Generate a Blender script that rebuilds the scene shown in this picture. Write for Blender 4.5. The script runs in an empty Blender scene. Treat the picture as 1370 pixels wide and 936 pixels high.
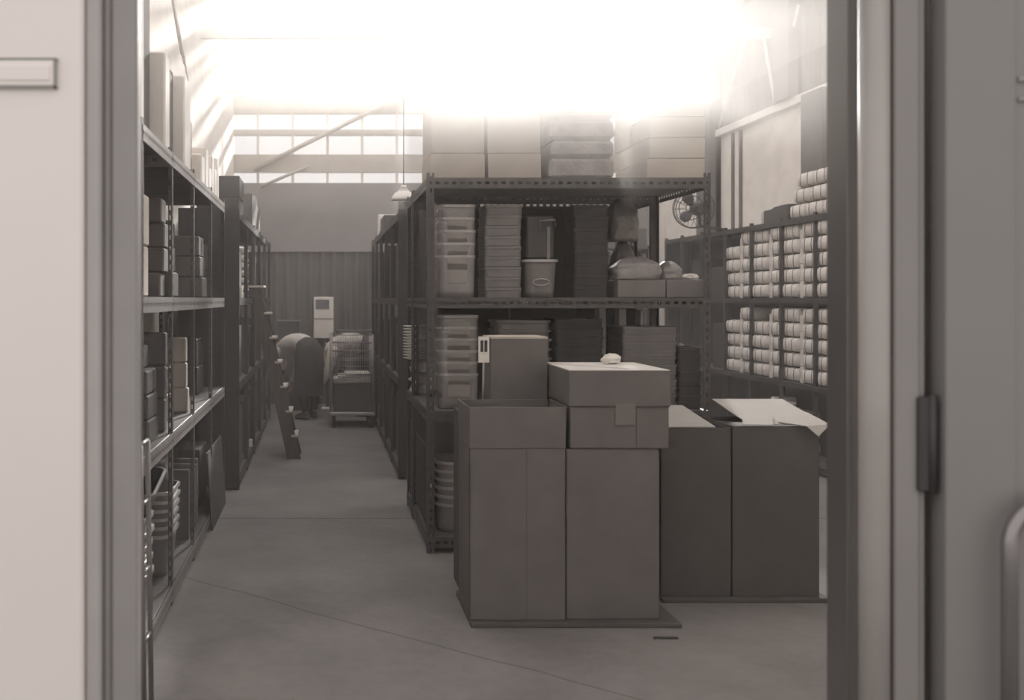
import bpy, bmesh, math, random
from mathutils import Vector, Matrix, noise
PI = math.pi
random.seed(7)
S = bpy.context.scene
C = S.collection
# ---------------------------------------------------------------- camera, world, light, exposure
EYE = 1.55
F = 1400.0                       # focal length in pixels of the 1370-wide frame
cam_d = bpy.data.cameras.new('camera')
cam_d.sensor_width = 36.0
cam_d.lens = F / 1370.0 * 36.0
cam_d.shift_x = (685 - 430) / 1370.0
cam_d.shift_y = -(468 - 400) / 1370.0
cam_d.clip_start = 0.05
cam = bpy.data.objects.new('camera', cam_d)
cam_d.dof.use_dof = True
cam_d.dof.focus_distance = 7.0
cam_d.dof.aperture_fstop = 2.6
cam.location = (0, 0, EYE)
cam.rotation_euler = (PI / 2, 0, 0)
C.objects.link(cam)
S.camera = cam
W = bpy.data.worlds.new('sky')
S.world = W
W.use_nodes = True
bg = W.node_tree.nodes['Background']
bg.inputs[0].default_value = (1.0, 0.953, 0.937, 1)
bg.inputs[1].default_value = 0.95
S.view_settings.view_transform = 'Standard'
S.view_settings.look = 'None'
S.view_settings.gamma = 1.0
S.view_settings.exposure = 0.0
S.view_settings.use_curve_mapping = False
ROOM_VEIL = 0.011
ROOF_GLOW = 2.6                  # daylight through the translucent roof sheets
sun_d = bpy.data.lights.new('low_sun', 'SUN')
sun_d.energy = 10
sun_d.angle = math.radians(2.5)
sun_d.color = (1.0, 0.95, 0.89)
sun = bpy.data.objects.new('low_sun', sun_d)
SUN_FROM = Vector((0.20, 1.0, 0.33))   # low sun beyond the back wall, shining towards the doorway
sun.rotation_euler = SUN_FROM.to_track_quat('Z', 'Y').to_euler()
sun.location = (2, 25, 8)
C.objects.link(sun)
S.cycles.volume_bounces = 2
S.cycles.max_bounces = 8
S.cycles.transparent_max_bounces = 24


def PX(px, Z): return (px - 430) / F * Z
def PZ(py, Z): return EYE + (400 - py) / F * Z


# ---------------------------------------------------------------- materials
def mat(name, col, rough=0.75, metal=0.0, var=0.12, scale=6.0, bump=0.0, bscale=60.0, spec=0.4, stretch=None, alpha=1.0):
    m = bpy.data.materials.new(name)
    m.use_nodes = True
    nt = m.node_tree
    b = nt.nodes['Principled BSDF']
    b.inputs['Roughness'].default_value = rough
    b.inputs['Metallic'].default_value = metal
    b.inputs['Specular IOR Level'].default_value = spec
    b.inputs['Alpha'].default_value = alpha
    tc = nt.nodes.new('ShaderNodeTexCoord')
    mp = nt.nodes.new('ShaderNodeMapping')
    nt.links.new(tc.outputs['Object'], mp.inputs[0])
    if stretch: mp.inputs['Scale'].default_value = stretch
    n = nt.nodes.new('ShaderNodeTexNoise')
    n.inputs['Scale'].default_value = scale
    n.inputs['Detail'].default_value = 4
    nt.links.new(mp.outputs[0], n.inputs['Vector'])
    r = nt.nodes.new('ShaderNodeMapRange')
    r.inputs[1].default_value = 0.3; r.inputs[2].default_value = 0.7
    r.inputs[3].default_value = 1 - var; r.inputs[4].default_value = 1 + var
    nt.links.new(n.outputs['Fac'], r.inputs[0])
    mx = nt.nodes.new('ShaderNodeVectorMath'); mx.operation = 'SCALE'
    mx.inputs[0].default_value = col[:3]
    nt.links.new(r.outputs[0], mx.inputs['Scale'])
    nt.links.new(mx.outputs[0], b.inputs['Base Color'])
    m['_col'] = mx.name
    if bump:
        n2 = nt.nodes.new('ShaderNodeTexNoise'); n2.inputs['Scale'].default_value = bscale
        nt.links.new(mp.outputs[0], n2.inputs['Vector'])
        bp = nt.nodes.new('ShaderNodeBump'); bp.inputs['Strength'].default_value = bump
        bp.inputs['Distance'].default_value = 0.01
        nt.links.new(n2.outputs['Fac'], bp.inputs['Height'])
        nt.links.new(bp.outputs[0], b.inputs['Normal'])
    return m


def g(v, w=1.0):
    """warm grey of linear value v"""
    return (v * (1 + 0.05 * w), v * (1 - .015 * w), v * (1 - 0.025 * w))


def M_floor():
    m = mat('concrete_floor', g(0.205), 0.8, var=0.16, scale=1.6, bump=0.25, bscale=35)
    nt = m.node_tree
    b = nt.nodes['Principled BSDF']
    base = nt.nodes[m['_col']]
    tc = nt.nodes.new('ShaderNodeTexCoord')
    sp = nt.nodes.new('ShaderNodeSeparateXYZ')
    nt.links.new(tc.outputs['Object'], sp.inputs[0])
    wn = nt.nodes.new('ShaderNodeTexNoise'); wn.inputs['Scale'].default_value = 1.5
    nt.links.new(tc.outputs['Object'], wn.inputs['Vector'])
    prev = base.outputs[0]

    def line(expr_nodes, width):
        nonlocal prev
        a = nt.nodes.new('ShaderNodeMath'); a.operation = 'ABSOLUTE'
        nt.links.new(expr_nodes, a.inputs[0])
        l = nt.nodes.new('ShaderNodeMapRange')
        l.inputs[1].default_value = 0; l.inputs[2].default_value = width
        l.inputs[3].default_value = 0.45; l.inputs[4].default_value = 1.0
        nt.links.new(a.outputs[0], l.inputs[0])
        s = nt.nodes.new('ShaderNodeVectorMath'); s.operation = 'SCALE'
        nt.links.new(prev, s.inputs[0]); nt.links.new(l.outputs[0], s.inputs['Scale'])
        prev = s.outputs[0]

    def mth(op, a, bb):
        k = nt.nodes.new('ShaderNodeMath'); k.operation = op
        for i, v in enumerate((a, bb)):
            if isinstance(v, (int, float)): k.inputs[i].default_value = v
            else: nt.links.new(v, k.inputs[i])
        return k.outputs[0]
    wob = mth('MULTIPLY', mth('SUBTRACT', wn.outputs['Fac'], 0.5), 0.12)
    line(mth('SUBTRACT', sp.outputs['Y'], 7.4), 0.022)                       # pour joint across the aisle
    d = mth('ADD', mth('ADD', mth('MULTIPLY', sp.outputs['X'], 0.9), sp.outputs['Y']), wob)
    line(mth('SUBTRACT', d, 5.15), 0.012)                                   # old crack
    # coarse soft scuffing
    n3 = nt.nodes.new('ShaderNodeTexNoise'); n3.inputs['Scale'].default_value = 14; n3.inputs['Detail'].default_value = 6
    nt.links.new(tc.outputs['Object'], n3.inputs['Vector'])
    r3 = nt.nodes.new('ShaderNodeMapRange'); r3.inputs[3].default_value = 0.86; r3.inputs[4].default_value = 1.14
    nt.links.new(n3.outputs['Fac'], r3.inputs[0])
    s = nt.nodes.new('ShaderNodeVectorMath'); s.operation = 'SCALE'
    nt.links.new(prev, s.inputs[0]); nt.links.new(r3.outputs[0], s.inputs['Scale'])
    nt.links.new(s.outputs[0], b.inputs['Base Color'])
    return m


def M_slotted(name, col):
    """painted slotted angle; UV u = across the flange, v = metres along it; the slots are real see-through holes"""
    m = mat(name, col, 0.45, 0.0, 0.15, 20)
    nt = m.node_tree
    b = nt.nodes['Principled BSDF']
    uv = nt.nodes.new('ShaderNodeUVMap')
    sp = nt.nodes.new('ShaderNodeSeparateXYZ')
    nt.links.new(uv.outputs[0], sp.inputs[0])

    def mth(op, a, bb=0.0):
        k = nt.nodes.new('ShaderNodeMath'); k.operation = op
        for i, v in enumerate((a, bb)):
            if isinstance(v, (int, float)): k.inputs[i].default_value = v
            else: nt.links.new(v, k.inputs[i])
        return k.outputs[0]
    du = mth('LESS_THAN', mth('ABSOLUTE', mth('SUBTRACT', sp.outputs['X'], 0.5)), 0.13)
    dv = mth('LESS_THAN', mth('FRACT', mth('DIVIDE', sp.outputs['Y'], 0.05)), 0.5)
    hole = mth('MULTIPLY', du, dv)
    nt.links.new(mth('SUBTRACT', 1.0, hole), b.inputs['Alpha'])
    return m


MAT = dict(
    floor=M_floor(),
    steel=M_slotted('slotted_steel', g(0.075)),
    steel_lit=M_slotted('lit_slotted_steel', g(0.26)),  # same steel painted lighter, for light falling on the left rack's edges
    rack=mat('painted_steel', g(0.05), 0.5, var=0.15, scale=12),
    deck=mat('shelf_steel', g(0.11), 0.55, var=0.15, scale=8),
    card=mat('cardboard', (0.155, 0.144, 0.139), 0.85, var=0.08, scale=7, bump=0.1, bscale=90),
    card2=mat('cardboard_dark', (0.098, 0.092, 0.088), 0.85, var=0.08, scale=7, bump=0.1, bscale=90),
    card3=mat('cardboard_pale', (0.48, 0.43, 0.38), 0.85, var=0.08, scale=6),
    inner=mat('cardboard_inside', (0.38, 0.36, 0.34), 0.85, var=0.06, scale=6),
    toplid=mat('lit_lid_card', (0.66, 0.63, 0.6), 0.85, var=0.05),  # light from above painted into the carton's top colour
    tape=mat('paper_tape', (0.175, 0.162, 0.156), 0.45, var=0.05),
    seam=mat('box_seam', (0.10, 0.085, 0.075), 0.9, var=0.05),
    white=mat('white_card', (0.78, 0.74, 0.70), 0.8, var=0.05),
    bundle=mat('bleached_cloth', (0.70, 0.66, 0.625), 0.9, var=0.08, scale=14, bump=0.5, bscale=30, stretch=(1, 1, 6)),
    strap=mat('strap_gap_band', (0.16, 0.14, 0.12), 0.7, var=0.1),
    cloth=mat('grey_cloth', g(0.36), 0.95, var=0.25, scale=12, bump=0.5),
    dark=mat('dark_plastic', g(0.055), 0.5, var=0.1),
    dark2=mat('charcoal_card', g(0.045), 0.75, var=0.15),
    mid=mat('grey_plastic', g(0.17), 0.4, var=0.12),
    tub=mat('clear_plastic', g(0.32), 0.22, var=0.12, scale=9, spec=0.7, alpha=0.72),
    rim=mat('clear_plastic_rim', g(0.36), 0.2, var=0.05, spec=0.9),
    bag=mat('plastic_film', g(0.24), 0.3, var=0.15, scale=9, bump=0.8, bscale=25, spec=0.7),
    foil=mat('crinkled_film', g(0.62), 0.25, var=0.3, scale=12, bump=1.0, bscale=30, spec=0.8),
    bag2=mat('cloudy_film', g(0.17), 0.35, var=0.2, scale=9, bump=0.8, bscale=25, spec=0.6),
    label=mat('label_paper', (0.30, 0.28, 0.265), 0.8, var=0.06),
    frameleft=mat('pale_frame_paint', (0.47, 0.44, 0.42), 0.5, var=0.04),
    grooveleft=mat('pale_frame_groove', (0.33, 0.31, 0.295), 0.5, var=0.04),
    reveal=mat('dark_reveal_paint', (0.11, 0.102, 0.098), 0.28, var=0.04, spec=1.0),
    paper=mat('paper', (0.72, 0.69, 0.65), 0.8, var=0.06),
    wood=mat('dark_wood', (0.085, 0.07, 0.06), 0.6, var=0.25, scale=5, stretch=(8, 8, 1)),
    woodlit=mat('lit_wood', (0.55, 0.5, 0.45), 0.6, var=0.15, scale=5),  # ladder wood in a brighter tone, painting light on treads and cap
    wire=mat('zinc_wire', g(0.36), 0.35, metal=0.5, var=0.08),
    rubber=mat('black_rubber', g(0.03), 0.6),
    wall=mat('painted_board', (0.78, 0.73, 0.68), 0.85, var=0.07, scale=5, bump=0.15),
    wallback=mat('grey_sheet', g(0.27), 0.8, var=0.07, scale=2),
    corr=mat('corrugated_steel', g(0.12), 0.6, var=0.08, scale=2),
    corr2=mat('corrugated_siding', g(0.16), 0.6, var=0.08, scale=2),
    truss=mat('truss_paint', (0.66, 0.63, 0.6), 0.5, var=0.05),
    beam=mat('beam_paint', (0.46, 0.42, 0.38), 0.7, var=0.08),
    column=mat('column_paint', g(0.16), 0.7, var=0.08),
    doorwhite=mat('white_door_paint', (0.86, 0.80, 0.755), 0.55, var=0.025, scale=1.2),
    doorgrey=mat('grey_door_paint', (0.265, 0.25, 0.238), 0.5, var=0.05, scale=1.5),
    frame=mat('frame_paint', (0.30, 0.28, 0.265), 0.4, var=0.05, scale=2),
    framedark=mat('frame_seal', (0.125, 0.115, 0.108), 0.6, var=0.05),
    framelite=mat('frame_round_paint', (0.40, 0.37, 0.345), 0.3, var=0.04),
    chrome=mat('brushed_pull', g(0.30), 0.25, metal=0.7, var=0.05),
    skin=mat('skin', (0.50, 0.38, 0.31), 0.6, var=0.05),
    hair=mat('dark_hair', (0.04, 0.032, 0.028), 0.6, var=0.2, scale=30),
    sweater=mat('pale_knit', (0.66, 0.62, 0.58), 0.95, var=0.12, scale=20, bump=0.4),
    coat=mat('dark_skirt_wool', g(0.055), 0.95, var=0.15, scale=14),
    trouser=mat('dark_trousers', g(0.035), 0.95, var=0.15, scale=14),
    glassdark=mat('dark_glass', g(0.03), 0.1, spec=0.8),
)


def M_sky_sheet():
    m = bpy.data.materials.new('translucent_roof_sheet')
    m.use_nodes = True
    nt = m.node_tree
    b = nt.nodes['Principled BSDF']
    b.inputs['Base Color'].default_value = (0.7, 0.68, 0.65, 1)
    b.inputs['Roughness'].default_value = 0.6
    b.inputs['Emission Color'].default_value = (1.0, 0.948, 0.915, 1)
    b.inputs['Emission Strength'].default_value = ROOF_GLOW
    out = [n for n in nt.nodes if n.type == 'OUTPUT_MATERIAL'][0]
    t = nt.nodes.new('ShaderNodeBsdfTransparent')
    mx = nt.nodes.new('ShaderNodeMixShader'); mx.inputs[0].default_value = 0.8
    nt.links.new(b.outputs[0], mx.inputs[1]); nt.links.new(t.outputs[0], mx.inputs[2])
    nt.links.new(mx.outputs[0], out.inputs[0])
    return m


def M_glass():
    m = bpy.data.materials.new('window_glass')
    m.use_nodes = True
    nt = m.node_tree
    for n in list(nt.nodes):
        if n.type != 'OUTPUT_MATERIAL': nt.nodes.remove(n)
    out = [n for n in nt.nodes if n.type == 'OUTPUT_MATERIAL'][0]
    t = nt.nodes.new('ShaderNodeBsdfTransparent'); t.inputs[0].default_value = (0.97, 0.97, 0.97, 1)
    gl = nt.nodes.new('ShaderNodeBsdfGlossy'); gl.inputs['Roughness'].default_value = 0.1
    mx = nt.nodes.new('ShaderNodeMixShader'); mx.inputs[0].default_value = 0.05
    nt.links.new(t.outputs[0], mx.inputs[1]); nt.links.new(gl.outputs[0], mx.inputs[2])
    nt.links.new(mx.outputs[0], out.inputs[0])
    return m


def M_haze(name, dens, col=(1.0, 0.975, 0.94), aniso=0.7):
    m = bpy.data.materials.new(name)
    m.use_nodes = True
    nt = m.node_tree
    for n in list(nt.nodes):
        if n.type != 'OUTPUT_MATERIAL': nt.nodes.remove(n)
    out = [n for n in nt.nodes if n.type == 'OUTPUT_MATERIAL'][0]
    v = nt.nodes.new('ShaderNodeVolumeScatter')
    v.inputs['Color'].default_value = (*col, 1)
    v.inputs['Density'].default_value = dens
    v.inputs['Anisotropy'].default_value = aniso
    nt.links.new(v.outputs[0], out.inputs['Volume'])
    return m


MAT['roofsheet'] = M_sky_sheet()
MAT['glass'] = M_glass()


# ---------------------------------------------------------------- mesh helpers
class MB:
    def __init__(s): s.v = []; s.f = []; s.sm = []; s.uv = {}

    def _add(s, vs, fs, smooth=False, T=None, uvs=None):
        k = len(s.v)
        for p in vs:
            p = Vector(p)
            s.v.append(tuple(T @ p) if T else tuple(p))
        for i, f in enumerate(fs):
            if uvs: s.uv[len(s.f)] = uvs[i]
            s.f.append([k + j for j in f]); s.sm.append(smooth)
        return s

    def box(s, x0, x1, y0, y1, z0, z1, ch=0.0, T=None):
        x0, x1 = sorted((x0, x1)); y0, y1 = sorted((y0, y1)); z0, z1 = sorted((z0, z1))
        if ch <= 0:
            vs = [(x, y, z) for x in (x0, x1) for y in (y0, y1) for z in (z0, z1)]
            fs = [(0, 1, 3, 2), (4, 6, 7, 5), (0, 4, 5, 1), (2, 3, 7, 6), (0, 2, 6, 4), (1, 5, 7, 3)]
            return s._add(vs, fs, False, T)
        c = [(x0 + x1) / 2, (y0 + y1) / 2, (z0 + z1) / 2]
        h = [(x1 - x0) / 2, (y1 - y0) / 2, (z1 - z0) / 2]
        ch = min(ch, min(h) * 0.9)
        idx = {}; vs = []
        for sx in (-1, 1):
            for sy in (-1, 1):
                for sz in (-1, 1):
                    sg = (sx, sy, sz)
                    for a in range(3):
                        p = [c[i] + sg[i] * (h[i] - (0 if i == a else ch)) for i in range(3)]
                        idx[(sg, a)] = len(vs); vs.append(p)
        fs = []
        for a in range(3):
            b, d = (a + 1) % 3, (a + 2) % 3
            for sg in (-1, 1):
                q = []
                for (u, w) in ((-1, -1), (1, -1), (1, 1), (-1, 1)):
                    t = [0, 0, 0]; t[a] = sg; t[b] = u; t[d] = w
                    q.append(idx[(tuple(t), a)])
                fs.append(q if sg > 0 else q[::-1])
        for a in range(3):
            b, d = (a + 1) % 3, (a + 2) % 3
            for sb in (-1, 1):
                for sd in (-1, 1):
                    lo = [0, 0, 0]; lo[a] = -1; lo[b] = sb; lo[d] = sd
                    hi = list(lo); hi[a] = 1
                    lo, hi = tuple(lo), tuple(hi)
                    q = [idx[(lo, b)], idx[(hi, b)], idx[(hi, d)], idx[(lo, d)]]
                    fs.append(q if sb * sd < 0 else q[::-1])
        for sx in (-1, 1):
            for sy in (-1, 1):
                for sz in (-1, 1):
                    q = [idx[((sx, sy, sz), a)] for a in range(3)]
                    fs.append(q if sx * sy * sz > 0 else q[::-1])
        return s._add(vs, fs, False, T)

    def loft(s, rings, cap0=True, cap1=True, smooth=True, T=None):
        n = len(rings[0]); vs = [p for r in rings for p in r]; fs = []
        for i in range(len(rings) - 1):
            for j in range(n):
                k = (j + 1) % n
                fs.append((i * n + j, i * n + k, (i + 1) * n + k, (i + 1) * n + j))
        if cap0: fs.append(tuple(range(n))[::-1])
        if cap1: fs.append(tuple((len(rings) - 1) * n + j for j in range(n)))
        return s._add(vs, fs, smooth, T)

    def tube(s, pts, r, n=8, smooth=True, T=None, closed=False):
        pts = [Vector(p) for p in pts]; rings = []
        N = len(pts); prev = None
        for i, p in enumerate(pts):
            if closed: t = pts[(i + 1) % N] - pts[i - 1]
            else: t = (pts[min(i + 1, N - 1)] - pts[max(i - 1, 0)])
            t.normalize()
            if prev is None:
                a = Vector((0, 0, 1)) if abs(t.z) < 0.9 else Vector((1, 0, 0))
                u = t.cross(a).normalized()
            else:
                u = (prev - t * prev.dot(t)).normalized()
            prev = u; w = t.cross(u)
            rr = r[i] if isinstance(r, (list, tuple)) else r
            rings.append([p + (u * math.cos(2 * PI * j / n) + w * math.sin(2 * PI * j / n)) * rr for j in range(n)])
        if closed:
            rings.append(rings[0])
            return s.loft(rings, False, False, smooth, T)
        return s.loft(rings, True, True, smooth, T)

    def flange(s, a, b, side, w, th=0.0035):
        """slotted flat strip from a to b, width w along 'side', UV v in metres"""
        a, b, side = Vector(a), Vector(b), Vector(side).normalized()
        d = (b - a); L = d.length; nrm = d.normalized().cross(side)
        p = [a, b, b + side * w, a + side * w]
        q = [x + nrm * th for x in p]
        uvq = [(0, 0), (0, L), (1, L), (1, 0)]
        e = [(0, 0)] * 4
        fs = [(0, 1, 2, 3), (7, 6, 5, 4), (0, 4, 5, 1), (1, 5, 6, 2), (2, 6, 7, 3), (3, 7, 4, 0)]
        uvs = [uvq, [uvq[3], uvq[2], uvq[1], uvq[0]], e, e, e, e]
        return s._add(p + q, fs, False, None, uvs)

    def mesh(s, name, m):
        me = bpy.data.meshes.new(name)
        me.from_pydata(s.v, [], s.f)
        me.polygons.foreach_set('use_smooth', s.sm)
        if s.uv:
            l = me.uv_layers.new(name='UVMap')
            for p in me.polygons:
                q = s.uv.get(p.index)
                if q:
                    for li, c in zip(p.loop_indices, q): l.data[li].uv = c
        bm = bmesh.new(); bm.from_mesh(me)
        bmesh.ops.recalc_face_normals(bm, faces=bm.faces)
        bm.to_mesh(me); bm.free()
        me.materials.append(MAT[m] if isinstance(m, str) else m)
        return me

    def build(s, name, m, parent=None, loc=None):
        o = bpy.data.objects.new(name, s.mesh(name, m))
        C.objects.link(o)
        if parent: o.parent = parent
        if loc: o.location = loc
        return o


def tag(o, label, cat, group=None, kind=None):
    o['label'] = label
    if cat: o['category'] = cat
    if group: o['group'] = group
    if kind: o['kind'] = kind
    return o


def empty(name, loc, label, cat, rz=0, group=None):
    o = bpy.data.objects.new(name, None)
    o.empty_display_size = 0.1
    C.objects.link(o); o.location = loc; o.rotation_euler.z = rz
    return tag(o, label, cat, group)


def struct(name, mb, m):
    o = mb.build(name, m); o['kind'] = 'structure'
    return o


def copy_tree(o, loc, label, group=None, rz=None, scale=None):
    c = o.copy(); C.objects.link(c); c.location = loc; c['label'] = label
    if group: c['group'] = group
    if rz is not None: c.rotation_euler.z = rz
    if scale: c.scale = scale
    for ch in list(o.children):
        d = ch.copy(); C.objects.link(d); d.parent = c
        for gch in list(ch.children):
            e = gch.copy(); C.objects.link(e); e.parent = d
    return c


def rr(w, d, r, z, n=5, cx=0, cy=0):
    pts = []
    r = min(r, w / 2 - 1e-4, d / 2 - 1e-4)
    for (sx, sy, a0) in ((1, 1, 0), (-1, 1, 90), (-1, -1, 180), (1, -1, 270)):
        for k in range(n + 1):
            a = math.radians(a0 + 90 * k / n)
            pts.append((cx + sx * (w / 2 - r) + r * math.cos(a), cy + sy * (d / 2 - r) + r * math.sin(a), z))
    return pts


# ================================================================= THE SETTING
WL, WR = -1.30, 4.85            # side walls
YF, YB = 2.78, 15.5             # front wall (with the doorway), back wall
RZ = 5.25
struct('floor', MB().box(-4, 8, -2.5, 16.0, -0.12, 0), 'floor')

# back wall: corrugated below, plain sheet above, then a band of clerestory glazing
mb = MB()
n = 260; z0, z1 = 0, 2.27
x0, x1 = WL, WR
def corr(mb, ax, a0, a1, off, z0, z1, pitch, amp, depth, top=None):
    n = int((a1 - a0) / pitch * 6)
    vs = []; fs = []
    for i in range(n + 1):
        a = a0 + (a1 - a0) * i / n
        q = off + amp * math.sin(2 * PI * (a - a0) / pitch)
        zt = top(a) if top else z1
        for (qq, z) in ((q, z0), (q, zt), (off + depth, zt), (off + depth, z0)):
            vs.append((a, qq, z) if ax == 'x' else (qq, a, z))
    for i in range(n):
        k = i * 4
        for j in range(4):
            fs.append((k + j, k + (j + 1) % 4, k + 4 + (j + 1) % 4, k + 4 + j))
    fs.append((0, 1, 2, 3)); fs.append((4 * n + 3, 4 * n + 2, 4 * n + 1, 4 * n))
    return mb._add(vs, fs, False)
wb = struct('wall_back', corr(MB(), 'x', WL, WR, YB, 0, 2.27, 0.17, 0.025, 0.14), 'corr')
MB().box(WL, WR, YB + .0, YB + 0.12, 2.27, 3.27).build('upper_sheet', 'wallback', wb)
MB().box(WL, WR, YB - 0.05, YB + .12, 2.25, 2.29).build('girt', 'wallback', wb)
mb = MB()
for (a, b) in ((3.43, 3.69), (3.98, 4.06), (4.30, 4.60)): mb.box(WL, WR, YB - 0.02, YB + 0.12, a, b)
mb.build('window_header_beam', 'beam', wb)
# glazing
w1 = bpy.data.objects.new('window_1', None); C.objects.link(w1); w1['kind'] = 'structure'
mb = MB()
for i in range(13):
    x = WL + 0.36 + i * 0.515
    mb.box(x - 0.02, x + 0.02, YB, YB + 0.06, 3.27, 5.2)
mb.build('muntin', 'truss', w1)
mb = MB(); mb.tube([(-1.0, YB - 0.1, 3.45), (1.6, YB - 0.1, 4.75)], 0.035, 6); mb.build('diagonal_brace', 'beam', w1)
mb = MB(); mb.tube([(-.9, YB - 0.1, 3.2), (-.2, YB - 0.1, 3.5)], 0.025, 6); mb.build('diagonal_brace', 'beam', w1)
MB().box(WL, WR, YB + 0.07, YB + 0.08, 3.25, 5.2).build('pane', 'glass', w1)

# left wall, front wall around the doorway
struct('wall_left', MB().box(WL - 0.12, WL, YF, YB + 0.14, 0, RZ), 'wall')
mb = MB(); mb.box(WL - 0.12, -0.53, YF, YF + 0.1, 0, RZ); mb.box(1.42, WR + 0.12, YF, YF + 0.1, 0, RZ)
mb.box(-0.53, 1.42, YF, YF + 0.1, 2.62, RZ)
struct('wall_front', mb, 'wall')
# right wall: board panels below a rail, corrugated siding above
mb = MB(); mb.box(WR, WR + 0.12, YF, YB + 0.14, 0, 3.54)
wr = struct('wall_right', mb, 'wall')
corr(MB(), 'y', YF, YB, WR + 0.02, 3.54, RZ, 0.19, 0.035, 0.1).build('upper_siding', 'corr2', wr)
MB().box(WR - 0.07, WR + 0.0, YF + .1, YB, 3.52, 3.60).build('panel_top_rail', 'truss', wr)
for y in (12.05, 12.28):
    MB().box(WR - 0.03, WR + 0.0, y, y + 0.035, 0, 3.5).build('panel_joint_strip', 'column', wr)
mb = MB(); mb.box(WR - 0.14, WR, 12.7, 13.15, 0, RZ); mb.box(WR - 0.06, WR, 12.7, 13.15, 0, RZ)
struct('trim_1', mb, 'column')
mb = MB(); mb.box(WR - 0.14, WR, 9.85, 10.28, 0, 3.55)
struct('trim_2', mb, 'column')
mb = MB()
mb.box(WR - 0.12, WR - .02, 10.6, 10.95, 3.6, RZ)
mb.box(WR - 0.10, WR - .02, 7.0, 13.6, 4.9, 4.98)
o = struct('trim_3', mb, 'corr2')
# roof: translucent daylight sheets between steel purlins, made solid near the doorway to cut the light there
mb = MB()
struct('ceiling', MB().box(WL - 0.12, WR + 0.12, YF, 4.0, RZ, RZ + 0.1), 'wallback')
sk = bpy.data.objects.new('window_2', None); C.objects.link(sk); sk['kind'] = 'structure'
MB().box(WL - 0.12, WR + 0.12, 4.0, YB + 0.14, RZ, RZ + 0.06).build('roof_light_sheet', 'roofsheet', sk)
for i in range(9):
    y = 4.4 + i * 1.35
    MB().box(WL, WR, y - 0.04, y + 0.04, RZ - 0.12, RZ - 0.002).build('purlin', 'truss', sk)

# roof trusses that meet the right wall: bottom chord with thin web bars
def truss(y, n, lab):
    t = empty('roof_truss', (0, y, 0), lab, 'truss', group='light steel roof trusses')
    MB().box(WL, WR - 0.01, -0.03, 0.03, 4.36, 4.47).build('bottom_chord', 'truss', t)
    MB().box(WL, WR - 0.01, -0.03, 0.03, 5.02, 5.12).build('top_chord', 'truss', t)
    mb = MB()
    x = WL + 0.1; k = 0
    while x < WR - 0.5:
        mb.tube([(x, 0, 4.45 if k % 2 == 0 else 5.04), (x + 0.45, 0, 5.04 if k % 2 == 0 else 4.45)], 0.014, 6)
        x += 0.45; k += 1
    mb.build('web_bars', 'truss', t)
truss(11.3, 0, 'pale steel roof truss crossing above the right wall rack, nearer of two')
truss(14.2, 1, 'pale steel roof truss just before the back windows, farther of two')
for i, (ya, za, yb, zb, lab) in enumerate((
        (11.83, 4.50, 12.62, 3.62, 'thin pale wall brace nearest the dark column on right wall'),
        (11.37, 4.50, 11.05, 3.62, 'thin pale wall brace, left arm of the V above the right panel'),
        (10.50, 4.50, 11.03, 3.62, 'thin pale wall brace, right arm of the V above the right panel'))):
    o = MB().tube([(WR - 0.06, ya, za), (WR - 0.06, yb, zb)], 0.018, 6).build('wall_brace', 'truss')
    tag(o, lab, 'brace', 'thin braces on the right wall')

# ---------------------------------------------------------------- the doorway the camera looks through
def fbox(*a, ch=0.006): return MB().box(*a, ch=ch)
H2 = 2.62
struct('trim_4', fbox(-0.583, -0.545, 2.58, 2.78, 0, H2), 'frameleft')
struct('trim_5', fbox(-0.545, -0.522, 2.61, 2.78, 0, H2), 'grooveleft')
struct('trim_6', fbox(-0.522, -0.457, 2.60, 2.66, 0, H2, ch=0.006), 'grooveleft')
mb = MB(); mb.box(1.336, 1.345, 2.655, 2.78, 0, H2, 0.002)
struct('trim_7', MB().box(1.337, 1.345, 2.66, 2.77, 0, H2, 0.002), 'reveal')
struct('trim_8', fbox(1.337, 1.42, 2.62, 2.66, 0, H2, ch=0.004), 'framedark')
# rounded bead
ring = lambda z: [(1.373 + 0.036 * math.cos(2 * PI * j / 24), 2.60 + 0.036 * math.sin(2 * PI * j / 24), z) for j in range(24)]
struct('trim_9', MB().loft([ring(0), ring(H2)]), 'framelite')
struct('trim_10', MB().box(1.415, 1.478, 2.585, 2.66, 0, H2, 0.004).box(1.478, 1.497, 2.595, 2.66, 0, H2, 0.003), 'frame')
struct('trim_11', MB().box(1.497, 1.525, 2.64, 2.78, 0, H2), 'framedark')
mb = MB(); mb.box(-0.6, 1.6, 2.60, 2.88, H2, H2 + 0.1, 0.006); struct('trim_12', mb, 'frame')

d1 = struct('door_1', MB().box(-1.8, -0.584, 2.56, 2.62, 0.01, H2, 0.006), 'doorwhite')
mb = MB()
xa, xb, za, zb = -1.0, PX(72, 2.55), PZ(118, 2.55), PZ(80, 2.55)
mb.box(xa, xb, 2.548, 2.562, za + .006, zb, 0.003)
mb.box(xa, xb - 0.008, 2.544, 2.550, za + 0.018, zb - 0.014, 0.002)
mb.build('label_holder', 'doorwhite', d1)
mb = MB(); mb.box(xa, xb + .008, 2.549, 2.561, zb - .001, zb + 0.005); mb.box(xb, xb + 0.006, 2.549, 2.561, za, zb)
mb.box(xa, xb + .008, 2.549, 2.561, za, za + 0.005)
mb.build('holder_frame', 'frame', d1)

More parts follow.
